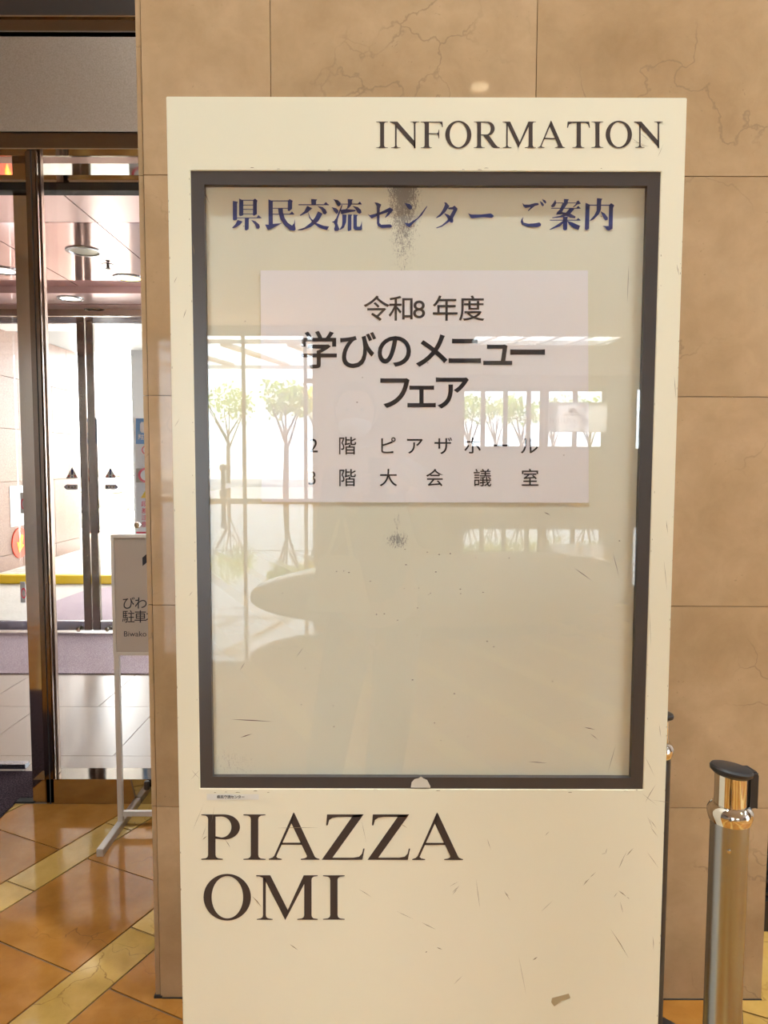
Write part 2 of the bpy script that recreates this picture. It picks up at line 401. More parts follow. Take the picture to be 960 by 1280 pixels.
# round push plate on the fixed pane
kb=at(172.5,656,3.09)
b=MB(); b.lathe([(.0,0),(.0125,0),(.0135,.004),(.0145,.010),(.013,.013),(0,.0135)],(0,0,0),28,Matrix.Translation(kb)@Matrix.Rotation(R(90),4,'X'))
pk=b.build('push_button_ring',M['chrome'],d1,smooth=True)
b=MB(); b.lathe([(0,0),(.0105,0),(.0105,.016),(.006,.0175),(0,.018)],(0,0,0),28,Matrix.Translation(kb)@Matrix.Rotation(R(90),4,'X'))
b.build('push_button',mat('bronze_button',(.30,.22,.13),.3,.7),pk,smooth=True)
# --- vestibule: floor tiles, ceiling panels, walls
b=MB(); b.box(-4.8,1.2,3.3,6.25,-.06,-.004); b.box(-4.95,1.2,3.02,3.3,-.06,-.0005)
fv=tag(b.build('floor.001',M['joint']),kind='structure')
rows=[(3.3,3.53,0),(3.53,4.26,1),(4.26,4.99,0),(4.99,5.72,1),(5.72,6.25,0)]
for y0,y1,s in rows:
    x=-1.75-.73*5+(.37 if s else 0)
    while x<1.2:
        a,c2=max(x,-4.8)+.0025,min(x+.73,1.2)-.0025
        if c2-a>.05:
            b=MB(); b.box(a,c2,y0+.002,y1-.002,-.02,0); b.build('tile',M['vest_floor'],fv)
        x+=.73
CZ=2.85
b=MB(); b.box(-4.9,1.2,3.29,6.3,CZ+.012,CZ+.1); cv=tag(b.build('ceiling.001',M['rubber']),kind='structure')
ys=[3.29,4.12,5.60]
for i,(y0,y1) in enumerate(((3.29,4.12),(4.12,5.60))):
    for x0,x1 in ((-4.9,-3.09),(-3.09,-2.36),(-2.36,-1.63),(-1.63,-.9),(-.9,1.2)):
        b=MB(); b.box(x0+.004,x1-.004,y0+.004,y1-.004,CZ,CZ+.015); b.build('ceiling_panel',M['pink_satin' if i==0 else 'pink_metal'],cv)
b=MB(); b.box(-4.9,1.2,5.60,5.97,CZ-.05,CZ+.02); b.build('ceiling_panel',M['pink_satin'],cv)
b=MB(); b.box(-4.9,1.2,5.98,6.22,CZ-.055,CZ+.02); b.build('ceiling_panel',M['pink_satin'],cv)
wallbox('wall_vestibule_left',-5.0,-4.8,3.3,6.2,0,CZ+.1,M['pink_granite'])
wallbox('wall_vestibule_right',1.2,1.35,2.81,6.3,0,CZ+.1,M['pink_granite'])
wallbox('roof_slab',-5.2,1.4,3.3,6.5,CZ+.1,CZ+.5,M['grey'])
# --- outer doors (door_2)
d2=tag(empty('door_2',(-2.6,YO,0)),kind='structure')
xc=vx(107.5,480,YO); zt=vz(396,YO)
b=MB(); b.box(-4.8,1.2,YO,YO+.1,zt,CZ-.052); b.build('head_rail',M['steel'],d2)
for sgn in (-1,1):
    e=xc+sgn*.006
    lf=MB(); s0,s1=sorted((e,e+sgn*.064)); lf.box(s0,s1,YO,YO+.045,.02,zt-.005)
    lo=lf.build('door_leaf',M['steel_dark'],d2,bevel=.002)
    o0,o1=sorted((e+sgn*.064,e+sgn*.95))
    b=MB(); b.box(o0,o1,YO+.018,YO+.026,.10,zt-.06); b.build('pane',M['glass'],lo)
    b=MB(); b.box(o0,o1,YO+.005,YO+.04,.02,.10); b.build('bottom_rail',M['brushed'],lo)
    b=MB(); b.box(o0,o1,YO+.005,YO+.04,zt-.06,zt-.005); b.build('top_rail',M['brushed'],lo)
    f0,f1=sorted((e+sgn*.95,e+sgn*1.01)); b=MB(); b.box(f0,f1,YO,YO+.045,.02,zt-.005); b.build('hinge_stile',M['steel_dark'],lo)
    k=at(98 if sgn<0 else 134,787,YO-.03)
    b=MB(); b.lathe([(0,-.022),(.012,-.019),(.022,0),(.012,.019),(0,.022)],tuple(k),20); b.build('foot_knob',M['chrome'],lo,smooth=True)
    # warning sticker: triangle over a tag shaped like an arrow
    cx=90 if sgn<0 else 138
    Ys=YO+.012
    T=lambda x,y,Y=Ys: at(x,y,Y)
    b=MB(); b.poly([T(cx-7.6,598),T(cx+7.6,598),T(cx,583.5)]); st=b.build('warning_sticker',mat('sticker_grey',(.60,.60,.60),.5),lo,fix=False)
    b=MB(); b.poly([T(cx-1.5,586.5,Ys-.001),T(cx+1.5,586.5,Ys-.001),T(cx+.8,593.5,Ys-.001),T(cx-.8,593.5,Ys-.001)]); b.poly([T(cx-1,595,Ys-.001),T(cx+1,595,Ys-.001),T(cx+1,597,Ys-.001),T(cx-1,597,Ys-.001)]); b.build('exclamation_mark',M['blue'],st,fix=False)
    b=MB()
    for ox in (-4,4): b.poly([T(cx+ox+1.7*math.cos(a*math.pi/5),595+1.7*math.sin(a*math.pi/5),Ys-.001) for a in range(10)])
    b.build('red_dot',mat('sticker_red',(.55,.16,.12),.5),st,fix=False)
    b=MB(); s=sgn
    b.poly([T(cx-s*7,605.5),T(cx+s*7,605.5),T(cx+s*10.5,608.7),T(cx+s*7,612),T(cx-s*7,612)]); q=b.build('arrow_sticker',mat('sticker_slate',(.30,.33,.50),.5),lo,fix=False)
    b=MB(); b.poly([T(cx-s*6.2,606.5,Ys-.001),T(cx+s*6.2,606.5,Ys-.001),T(cx+s*6.2,611,Ys-.001),T(cx-s*6.2,611,Ys-.001)]); q2=b.build('sticker_face',mat('sticker_pale',(.55,.53,.55),.5),q,fix=False)
    b=MB()
    for ox in (-4,0,4): b.poly([T(cx+ox-1.3,607.8,Ys-.002),T(cx+ox+1.3,607.8,Ys-.002),T(cx+ox+1.3,609.8,Ys-.002),T(cx+ox-1.3,609.8,Ys-.002)])
    b.build('sticker_print',M['bronze'],q,fix=False)
# side lights of the outer front
for x0,x1 in ((-4.8,xc-1.03),(xc+1.03,1.2)):
    b=MB(); b.box(x0,x1,YO+.018,YO+.026,.06,zt); b.build('side_pane',M['glass'],d2)
    b=MB(); b.box(x0,x1,YO,YO+.045,0,.06); b.build('side_rail',M['brushed'],d2)
# ================================================================== outside the entrance
b=MB(); b.box(-16,9,6.2,24,-.2,-.004); gr=tag(b.build('ground',M['pave']),kind='structure')
b=MB(); b.box(-8,4,6.3,YO+5.4,3.2,3.32)
cn=b.build('canopy',M['grey']); tag(cn,kind='structure')
b=MB(); b.box(-8,4,6.5,9.2,3.16,3.2); b.build('canopy_panel',M['white'],cn)
# pink granite side wall with coping and its slabs
gx=-4.83
gw=MB(); gw.box(gx-.5,gx-.02,6.3,11.25,0,4.2); gw=tag(gw.build('wall_granite',M['wall_joint']),kind='structure')
zz=[0,.28]+[vz(q,at(0,0,1).y*0+8.9) for q in (601,537,471)]
zz=[0,.30,1.24,1.92,2.58,3.2]
yy=[6.3,7.35,8.4,9.45,10.4,11.25]
for i,(a,c2) in enumerate(zip(zz,zz[1:])):
    for y0,y1 in zip(yy,yy[1:]):
        off=.0 if i%2 else .5
        if i==0: off=0
        b=MB(); b.box(gx-.03,gx,max(6.3,y0+off-.5*0)+.004,min(11.25,y1+off)-.004,a+.004,c2-.004)
        if y0+off<11.2: b.build('wall_slab',M['pink_granite'],gw)
    if i%2==0 and i: b=MB(); b.box(gx-.03,gx,6.304,6.796,a+.004,c2-.004); b.build('wall_slab',M['pink_granite'],gw)
def onw(px,py,X=gx):
    d=ray(px,py); t=X/d.x; return Vector((X,d.y*t,H+d.z*t))
p0,p1=onw(11.5,608),onw(29,656)
ns=tag(empty('wall_notice',(gx+.01,(p0.y+p1.y)/2,p1.z)),'white notice sheet on the pink granite wall outside','notice')
b=MB(); b.box(gx+.001,gx+.008,p0.y,p1.y+.15,p1.z,p0.z); b.build('sheet',M['white'],ns)
b=MB()
for k in range(4): b.box(gx+.008,gx+.0095,p0.y+.42,p0.y+.62,p1.z+.10+k*.05,p1.z+.13+k*.05)
b.build('print_line',M['textink'],ns)
c0=onw(24,678.5)
rd=tag(empty('arrow_disc',c0),'red disc with yellow arrow on the granite wall outside','sign')
b=MB(); b.lathe([(0,0),(.20,0),(.20,.015),(0,.016)],(0,0,0),32,Matrix.Translation(c0+Vector((.001,0,0)))@Matrix.Rotation(R(90),4,'Y')); b.build('disc',mat('red_orange',(.85,.07,.03),.5),rd)
b=MB(); ar=[(-.04,.11),(.04,.11),(.04,-.01),(.09,-.01),(0,-.13),(-.09,-.01),(-.04,-.01)]
ca,sa=math.cos(R(-18)),math.sin(R(-18))
b.prism([c0+Vector((.018,x*ca-z*sa,x*sa+z*ca)) for x,z in ar],(.003,0,0)); b.build('arrow',M['yellow'],rd)
# kerb, sidewalk
y0=flr(60,730).y
kb2=MB(); kb2.box(vx(22,725,y0)-1.0,2,y0,y0+.12,0,.105); tag(kb2.build('kerb',M['yellow'],bevel=.01),'long yellow painted kerb on the paving outside the doors','kerb')
wallbox('sidewalk',gx,6,y0+.12,13.0,0,.10,M['stone'])
# white wall with slats, rock wall
wallbox('wall_white',-12,6,15.2,15.5,0,vz(484,15.2),M['white'])
sf=tag(empty('slat_fence',(-4,15.3,vz(484,15.2))),'white vertical slat screen on top of the white wall outside','fence')
for k in range(44):
    b=MB(); x=-9+k*.27; b.box(x,x+.11,15.3,15.36,vz(484,15.2),vz(446,15.2)+.2); b.build('slat',M['white'],sf)
b=MB(); b.box(-9.1,3,15.37,15.41,vz(480,15.2),vz(476,15.2)); b.build('rail',M['grey'],sf)
rw=tag(empty('rock_wall',(-4,13.9,0)),'low rubble wall of pale boulders in front of the white wall outside','wall')
rnd=random.Random(3)
def rock(cx,cy,cz,sx,sy,sz):
    bm=bmesh.new(); bmesh.ops.create_icosphere(bm,subdivisions=2,radius=1)
    o=Vector((rnd.random()*50,rnd.random()*50,0))
    for v in bm.verts:
        q=v.co.copy(); m=max(abs(q.x),abs(q.y),abs(q.z)); q=q.lerp(q/m,.55)
        q*=1+.22*noise.noise(q*1.3+o); v.co=Vector((cx+q.x*sx,cy+q.y*sy,cz+q.z*sz))
    me=bpy.data.meshes.new('rock'); bm.to_mesh(me); bm.free(); return me
z=.12
for rr in range(4):
    x=-8.2+rnd.random()*.3
    while x<-1.2:
        w=rnd.uniform(.22,.42); h=.19
        link('rock',rock(x+w,13.75+rr*.07+rnd.random()*.05,.10+z+h*.8,w*.98,.26,h*rnd.uniform(.85,1.1)),M['stone'],rw,smooth=False); x+=2*w
    z+=.33
# ================================================================== LETTERING
def fit_poly(b, pts, src, dst, Y, dy=0):
    """pts in tracing units; src/dst = (x0,x1,ytop,ybase)"""
    out=[]
    for x,y in pts:
        px=dst[0]+(x-src[0])/(src[1]-src[0])*(dst[1]-dst[0]); py=dst[2]+(y-src[2])/(src[3]-src[2])*(dst[3]-dst[2])
        out.append(at(px,py,Y))
    b.poly(out)
def arc(cx,cy,rx,ry,a0,a1,n=14): return [(cx+rx*math.cos(R(a0+(a1-a0)*k/n)), cy+ry*math.sin(R(a0+(a1-a0)*k/n))) for k in range(n+1)]
def stem(x0,x1,y0,y1,l,r,t=9,br=22,top=True,bot=True,tl=None,tr=None):
    """vertical stroke with bracketed serifs; l, r = serif ends"""
    tl=l if tl is None else tl; tr=r if tr is None else tr; o=[]
    if top: o+=[(tl,y0),(tr,y0),(tr,y0+t*.6)]+([(x1+(tr-x1)*.35,y0+t),(x1+(tr-x1)*.08,y0+t+br*.4),(x1,y0+t+br)] if tr>x1+2 else [(x1,y0+t)])
    else: o+=[(x0,y0),(x1,y0)]
    if bot: o+=[(x1,y1-t-br),(x1+(r-x1)*.08,y1-t-br*.4),(x1+(r-x1)*.35,y1-t),(r,y1-t*.6),(r,y1),(l,y1),(l,y1-t*.6),(x0-(x0-l)*.35,y1-t),(x0-(x0-l)*.08,y1-t-br*.4),(x0,y1-t-br)]
    else: o+=[(x1,y1),(x0,y1)]
    if top: o+=([(x0,y0+t+br),(x0-(x0-tl)*.08,y0+t+br*.4),(x0-(x0-tl)*.35,y0+t),(tl,y0+t*.6)] if tl<x0-2 else [(x0,y0+t)])
    return o
def band(outer,inner): return [[outer[k],outer[k+1],inner[k+1],inner[k]] for k in range(len(outer)-1)]
GL={}
GL['I']=((343,490,96,398),[stem(392,442,96,398,343,490)])
bo=[(150,96),(215,96)]+arc(215,180,105,84,-90,90,20)+[(150,258)]
bi=[(150,112),(195,110)]+arc(195,180,68,70,-90,90,20)+[(150,240)]
GL['P']=((62,320,96,398),[stem(107,157,96,398,62,205,tr=158)]+band(bo,bi))
oo=arc(235,648,158,155.5,0,360,48); oi=arc(236,648,105,141,0,360,48)
GL['O']=((77,393,502,798),band(oo,oi))
GL['M']=((428,838,502,798),[[(428,502),(522,502),(641,738),(622,800),(492,545),(474,520),(450,510),(428,508)],
    [(745,502),(756,545),(622,800),(636,738)], stem(473,492,520,798,432,537,top=False), stem(748,797,502,798,702,838,tl=744)])
GL['A']=((512,850,96,398),[[(670,96),(677,82),(684,90),(815,370),(822,382),(835,388),(850,392),(850,398),(725,398),(725,392),(750,388),(765,380),(765,370),(662,155)],
    [(677,82),(672,135),(568,362),(562,378),(572,387),(598,392),(598,398),(512,398),(512,392),(535,384),(548,372)],[(590,284),(732,284),(738,298),(584,298)]])
GL['Z']=((10,268,86,359),[[(42,86),(262,86),(240,101),(110,101),(75,106),(55,120),(46,152),(37,152)],[(200,90),(262,86),(75,346),(10,359)],
    [(10,359),(60,346),(200,346),(235,340),(252,322),(260,291),(268,291),(254,359)]])
GL['N']=((138,323,60,227),[[(138,60),(186,60),(298,188),(298,229),(180,96),(168,78),(150,68),(138,65)],stem(171,181,80,227,145,205,5,12,top=False),
    stem(290,300,60,229,290,300,5,12,bot=False,tl=268,tr=323)])
GL['F']=((333,473,60,227),[stem(358,385,60,227,333,404,5,14,tr=385),[(380,60),(470,60),(473,95),(468,95),(464,78),(452,67),(380,66)],
    [(384,133),(436,133),(443,128),(446,111),(450,111),(450,167),(446,167),(443,146),(436,139),(384,139)]])
ro=[(710,60),(755,60)]+arc(755,104,45,44,-90,90,16)+[(710,148)]
ri=[(710,67),(748,67)]+arc(748,104,27,37,-90,90,16)+[(710,141)]
GL['R']=((668,832,60,227),[stem(690,714,60,227,668,738,5,14,tr=715)]+band(ro,ri)+[[(727,146),(760,142),(808,208),(820,219),(832,222),(832,227),(795,227),(785,222)]])
GL['T']=((330,467,58,214),[stem(388,413,60,214,362,434,5,14,top=False),[(334,58),(463,58),(468,95),(463,95),(456,75),(440,66),(360,66),(342,75),(335,95),(330,95)]])
def word(b, spec, Y):
    for ch,x0,x1,yt,yb in spec:
        src,polys=GL[ch]
        for p in polys: fit_poly(b,p,src,(x0,x1,yt,yb),Y)
# mincho heading, traced stroke by stroke
def rect(x0,x1,y0,y1): return [(x0,y0),(x1,y0),(x1,y1),(x0,y1)]
MIN=[((280,240,7.385),[
 [(82,82),(128,90),(120,105),(120,255),(95,262),(82,255)],[(140,60),(178,78),(178,215),(150,223),(140,215)],
 [(268,75),(285,60),(310,80),(303,95),(303,205),(275,220),(266,212)],rect(160,290,72,80),rect(175,270,118,125),rect(175,270,156,163),rect(175,270,199,206),
 rect(105,345,236,243),[(300,238),(318,212),(348,242)],[(192,240),(235,240),(228,255),(228,340),(210,355),(192,350)],
 [(125,258),(172,272),(150,300),(110,328),(82,335),(75,328),(105,298)],[(250,258),(290,270),(325,300),(332,325),(320,340),(300,335),(285,300)],
 [(410,68),(450,85),(450,300),(412,310)],rect(430,600,78,86),[(590,80),(605,65),(635,82),(628,95),(628,155),(600,178),(588,170)],rect(448,600,147,154),rect(448,645,201,209),[(600,205),(628,180),(652,208)],
 [(500,152),(542,152),(545,190),(560,240),(590,285),(628,310),(645,290),(655,250),(656,310),(662,345),(650,358),(610,352),(560,310),(520,250),(503,190)],
 [(378,300),(412,302),(470,292),(535,288),(480,318),(405,352)],
 [(805,65),(860,68),(850,85),(850,118),(808,118)],rect(688,968,113,122),[(916,118),(941,92),(968,122)],
 [(768,128),(815,150),(770,190),(705,220),(700,214),(740,180)],[(862,130),(910,138),(940,165),(950,190),(935,208),(915,200),(900,165)],
 [(868,178),(910,200),(870,270),(800,325),(720,352),(683,354),(683,348),(740,330),(800,285),(840,235)],
 [(775,180),(800,240),(850,285),(920,312),(970,318),(950,352),(880,330),(820,285),(785,235)]]),
 ((400,240,7.385),[
 [(122,66),(165,75),(190,100),(190,120),(175,132),(155,120),(145,95)],[(108,140),(150,150),(170,170),(168,192),(150,202),(132,180)],
 [(200,118),(208,122),(165,250),(160,290),(180,345),(165,360),(135,358),(130,340),(140,310),(128,285),(108,275),(130,268),(150,240)],
 [(255,65),(305,68),(294,85),(296,110),(270,145),(235,165),(250,145),(258,110)],rect(190,380,108,115),[(345,112),(368,88),(388,115)],
 [(190,165),(240,158),(330,165),(325,178),(260,190),(195,205)],[(300,128),(350,140),(378,165),(383,190),(365,202),(345,190),(330,160)],
 [(205,205),(245,210),(240,280),(220,330),(185,350),(180,345),(203,310),(207,260)],[(258,208),(297,208),(290,225),(290,350),(262,362),(256,350)],
 [(308,208),(350,212),(340,225),(340,320),(368,320),(378,300),(386,265),(390,345),(375,352),(325,350),(308,335)],
 [(437,200),(460,215),(560,185),(620,155),(645,142),(678,165),(640,210),(605,238),(600,232),(630,185),(560,208),(475,245)],
 [(503,95),(530,98),(565,115),(552,150),(548,285),(565,302),(650,298),(668,315),(655,328),(570,332),(535,315),(525,290),(525,130)],
 [(780,102),(830,110),(850,135),(848,155),(830,165),(812,150)],[(780,282),(820,290),(900,240),(986,128),(990,135),(940,215),(880,270),(825,325),(800,312)]]),
 ((520,240,7.385),[
 [(260,95),(280,97),(308,130),(270,185),(225,225),(190,242),(185,237),(225,200),(255,150),(268,115)],
 [(295,145),(335,140),(355,125),(385,155),(370,185),(345,235),(300,280),(240,320),(190,336),(185,330),(240,305),(290,260),(325,200),(345,162),(300,160)],
 [(258,195),(300,210),(340,240),(345,270),(335,285),(315,280),(290,240)],
 [(480,195),(510,208),(600,208),(690,198),(715,215),(718,225),(700,238),(620,232),(520,243),(505,238)]]),
 ((640,240,6.857),[
 [(88,93),(105,108),(150,108),(195,95),(225,95),(230,110),(195,120),(140,165),(135,160),(160,130),(115,138),(98,122)],
 [(98,212),(92,240),(100,262),(140,272),(200,268),(235,260),(250,275),(245,292),(215,302),(130,298),(85,280),(75,255),(80,235)],
 [(238,78),(262,90),(275,110),(265,125),(250,110)],[(258,60),(285,72),(295,90),(285,100),(268,82)],
 [(445,60),(488,62),(480,75),(478,95),(445,95)],rect(360,570,91,97),[(372,66),(380,95),(365,125),(345,132),(333,120),(350,100)],[(555,80),(570,72),(590,100),(560,108),(530,130),(522,128),(545,105)],
 rect(335,585,136,143),[(550,138),(568,118),(590,142)],[(435,95),(478,98),(440,150),(420,190),(378,195),(385,175),(410,150)],
 [(495,140),(535,145),(500,185),(440,215),(345,225),(345,218),(410,205),(460,180)],[(385,180),(430,172),(500,185),(545,210),(540,225),(500,220),(430,190)],
 rect(325,585,238,245),[(550,240),(568,222),(590,245)],[(437,212),(480,212),(475,225),(472,320),(455,330),(437,322)],
 [(440,245),(462,245),(410,295),(325,325),(322,320),(380,285)],[(470,245),(520,262),(585,290),(570,325),(530,312),(490,280)],
 [(630,92),(670,110),(665,125),(660,315),(640,328),(625,320)],rect(660,850,109,118),
 [(832,112),(850,95),(878,115),(866,135),(862,315),(830,330),(808,322),(800,305),(775,290),(828,292)],
 [(728,52),(775,58),(765,75),(762,150),(745,190),(700,235),(670,248),(668,242),(705,200),(725,160)],[(760,165),(795,185),(822,220),(820,240),(800,245),(785,225),(765,180)]])]
def mincho(b, Y, f=None):
    for (ox,oy,s),polys in MIN:
        for p in polys:
            q=[(ox+x/s,oy+y/s) for x,y in p]
            b.poly([at(*(f(*k) if f else k),Y) for k in q])
# gothic lettering from Blender's built-in font
_gc={}
def glyph(ch,off=0.0):
    if (ch,off) in _gc: return _gc[(ch,off)]
    cu_=bpy.data.curves.new('t','FONT'); cu_.body=ch; cu_.size=1; cu_.offset=off; cu_.resolution_u=5
    o=bpy.data.objects.new('t',cu_); C.objects.link(o)
    bpy.context.view_layer.update()
    me=bpy.data.meshes.new_from_object(o.evaluated_get(bpy.context.evaluated_depsgraph_get()))
    vs=[(v.co.x,v.co.y) for v in me.vertices]; fs=[tuple(p.vertices) for p in me.polygons]
    bpy.data.objects.remove(o); bpy.data.curves.remove(cu_); bpy.data.meshes.remove(me)
    _gc[(ch,off)]=(vs,fs); return vs,fs
REF=glyph('国')[0]
if REF:
    RX=(min(v[0] for v in REF)+max(v[0] for v in REF))/2; RZ=(min(v[1] for v in REF)+max(v[1] for v in REF))/2; RH=max(v[1] for v in REF)-min(v[1] for v in REF)
def cjk(b, ch, f, k, off=0.0):
    """f maps local (x right, y up; 1 = height of a full square glyph) to 3D"""
    vs,fs=glyph(ch,off)
    q=[b.bm.verts.new(f((x-RX)/RH*k,(y-RZ)/RH*k)) for x,y in vs]
    for p in fs:
        try: b.bm.faces.new([q[i] for i in p])
        except ValueError: pass
def latin(b, s, px, py, h, Y, off=0.0, w=None):
    vs,fs=glyph(s,off); H0=.73
    X0=min(v[0] for v in vs); X1=max(v[0] for v in vs); k=h/H0; kx=(w/(X1-X0)) if w else k
    q=[b.bm.verts.new(at(px+(x-X0)*kx,py-y*k,Y)) for x,y in vs]
    for p in fs:
        try: b.bm.faces.new([q[i] for i in p])
        except ValueError: pass
def line(b, items, cy, em, Y, off=0.0, sx=1.0):
    for ch,cx in items: cjk(b,ch,lambda x,y,cx=cx: at(cx+x*sx,cy-y,Y),em,off)
# ================================================================== INFORMATION BOARD
xL=vx(207.5,121,YB); xR=vx(859,121,YB); zT=vz(121,YB)
fo=(vx(238,213.5,YB),vx(826,213.5,YB),vz(986,YB,520),vz(214,YB,530))
FW=.0225
fi=(fo[0]+FW+.001,fo[1]-FW,fo[2]+FW-.001,fo[3]-FW-.001)
board=tag(empty('information_board',((xL+xR)/2,YB+.06,0)),'tall cream enamel information board with a black framed display window','sign board')
b=MB(); b.box(xL+.001,xR-.001,YB+.016,YB+.12,.03,zT-.001); b.build('body',M['cream'],board,bevel=.002)
# cover plate with its wear
cp=mat('worn_cream_enamel',(.80,.77,.63),.30,spec=.45); n=N(cp); p=n.pos()
c=n.ramp(n.noise(p,2.2,3),[(.3,(.78,.76,.60)),(.7,(.82,.78,.62))])
sc=n.noise(n.pos((60,1,9),(0,R(25),0)),3,6,.7); sc2=n.noise(n.pos((9,1,70),(0,R(35),0)),3,6,.7)
gate=n.ramp(n.noise(p,3.5,3),[(.55,(0,0,0)),(.7,(1,1,1))])
k=n.math('MULTIPLY',n.math('MAXIMUM',n.ramp(sc,[(.71,(0,0,0)),(.76,(1,1,1))]),n.ramp(sc2,[(.71,(0,0,0)),(.76,(1,1,1))])),n.math('MULTIPLY',gate,.55))
c=n.mix(k,c,(.22,.17,.11)); n.out(c)
b=MB(); b.ring((xL,xR,.03,zT),(fo[0],fo[1],fo[2],fo[3]),YB,YB+.015); b.build('cover_plate',cp,board,bevel=.0012)
b=MB(); b.ring(fo,fi,YB+.0012,YB+.016); b.build('display_frame',M['frame'],board)
b=MB(); b.box(xL+.05,xR-.05,YB+.03,YB+.32,0,.03); b.build('foot_plate',M['bronze'],board)
# back panel with the old dirt stains
bp=mat('display_back',(.66,.61,.45),.6,spec=.3); n=N(bp); g=n.n('ShaderNodeNewGeometry'); sp=n.n('ShaderNodeSeparateXYZ'); n.l(g.outputs['Position'],sp.inputs[0])
def gauss(sock,c0,w):
    d=n.math('DIVIDE',n.math('SUBTRACT',sock,c0),w); return n.math('POWER',2.718,n.math('MULTIPLY',n.math('MULTIPLY',d,d),-1))
ps=at(505,240,YB); pm=at(497,676,YB)
streak=n.noise(n.pos((110,1,30)),4,6,.8); fine=n.noise(n.pos((60,60,60)),8,3,.8)
s1=n.math('MULTIPLY',gauss(sp.outputs[0],ps.x,.030),n.math('MULTIPLY',n.ramp(sp.outputs[2],[(0,(0,0,0))]) if False else n.math('GREATER_THAN',sp.outputs[2],vz(345,YB)),.95))
fade=n.n('ShaderNodeMapRange',clamp=True); n.l(sp.outputs[2],fade.inputs[0]); fade.inputs[1].default_value=vz(350,YB); fade.inputs[2].default_value=vz(228,YB); fade.inputs[3].default_value=.12; fade.inputs[4].default_value=.36
s1=n.math('MULTIPLY',gauss(sp.outputs[0],ps.x,.034),fade.outputs[0]); s1=n.math('MULTIPLY',s1,n.math('GREATER_THAN',sp.outputs[2],vz(345,YB)))
s2=n.math('MULTIPLY',n.math('MULTIPLY',gauss(sp.outputs[0],pm.x,.030),gauss(sp.outputs[2],pm.z,.022)),.26)
s2b=n.math('MULTIPLY',n.math('MULTIPLY',gauss(sp.outputs[0],pm.x,.014),gauss(sp.outputs[2],pm.z+.03,.04)),.17)
pc=at(290,955,YB)
s3=n.math('MULTIPLY',n.math('MULTIPLY',gauss(sp.outputs[0],pc.x,.07),gauss(sp.outputs[2],pc.z,.05)),.15)
am=n.math('MAXIMUM',n.math('MAXIMUM',s1,s2),n.math('MAXIMUM',s3,s2b))
tot=n.math('MULTIPLY',n.math('SUBTRACT',n.math('ADD',n.math('ADD',n.math('MULTIPLY',streak,.6),n.math('MULTIPLY',fine,.4)),am),.69),14,True)
tot=n.math('MULTIPLY',tot,n.math('GREATER_THAN',am,.02))
c=n.ramp(n.noise(n.pos(),2.0,3),[(.3,(.81,.82,.68)),(.7,(.84,.85,.72))])
n.out(n.mix(n.math('MULTIPLY',tot,.7),c,(.07,.055,.07)))
b=MB(); b.box(fi[0]-.004,fi[1]+.004,YB+.0125,YB+.0155,fi[2]-.004,fi[3]+.004); b.build('display_panel',bp,board)
b=MB(); b.box(fi[0]-.0005,fi[1]+.0005,YB+.0050,YB+.0075,fi[2]-.0005,fi[3]+.0005); b.build('glass_pane',M['board_glass'],board)
Yt=YB-.0004
t0,b0=152,185
spec=([('I',470.3,484.9,t0,b0),('N',487.3,523.9,t0,b0),('F',525.9,553.6,t0,b0),('O',556.6,589.2,t0,b0),('R',592.2,624.7,t0,b0),('M',628.2,670,t0,b0-.2),
  ('A',671.9,706.3,t0,b0-.2),('T',708.8,737.3,t0,b0-.2),('I',739.4,754.2,t0,b0-.3),('O',757.1,790,t0,b0-.3),('N',792.5,828.5,t0,b0-.4)])
spec+=([('P',251.6,300,1018,1074.6),('I',304.3,331.9,1018,1074.7),('A',336,399.4,1018,1074.7),('Z',402.1,455.8,1018,1074.8),('Z',459.4,512.7,1018,1074.8),('A',515.2,578.8,1018.2,1075)])
spec+=([('O',254.4,313.7,1094.1,1149.7),('M',320.3,397.1,1094.1,1149.7),('I',403.8,430.8,1094.2,1149.6)])
for s in spec:
    b=MB(); word(b,[s],Yt); b.build('letter',M['ink'],board,fix=False)
cuts=[330,372,413,458,496,536,580,630,686,725,900]
hb_=[MB() for _ in cuts]
for (ox,oy,s),polys in MIN:
    for p in polys:
        q=[(ox+x/s,oy+y/s) for x,y in p]; mx=sum(k[0] for k in q)/len(q)
        i=next(i for i,c_ in enumerate(cuts) if mx<c_)
        hb_[i].poly([at(*k,YB+.0118) for k in q])
for b in hb_:
    if len(b.bm.verts): b.build('heading_character',M['blue'],board,fix=False)
# small paper label under the frame
b=MB(); b.poly([at(258.5,992.4,Yt+.0001),at(323.5,992.8,Yt+.0001),at(323.5,999.6,Yt+.0001),at(258.5,1000.2,Yt+.0001)]); lb=b.build('paper_label',mat('label_paper',(.74,.74,.68),.7),board,fix=False)
b=MB(); line(b,[(c_,273.2+4.35*i) for i,c_ in enumerate('県民交流センター')],996.2,4.0,Yt-.0003,.02); b.build('label_print',M['textink'],lb,fix=False)
# chip of white tape over the lower frame, tape scrap below
b=MB(); b.poly([at(x,y,YB-.0006) for x,y in ((513.5,984.5),(514.5,978),(518,974),(523.5,972.6),(526,970.5),(529,972.8),(534,975),(538,983),(537.8,984.8))]); b.build('frame_chip',mat('chip_white',(.62,.60,.52),.6),board,fix=False)
b=MB(); b.poly([at(x,y,Yt) for x,y in ((689,1253),(690,1247.5),(711,1242),(713,1247.5),(702,1251),(693,1258))]); b.build('tape_scrap',mat('old_tape',(.40,.33,.20),.35),board,fix=False)
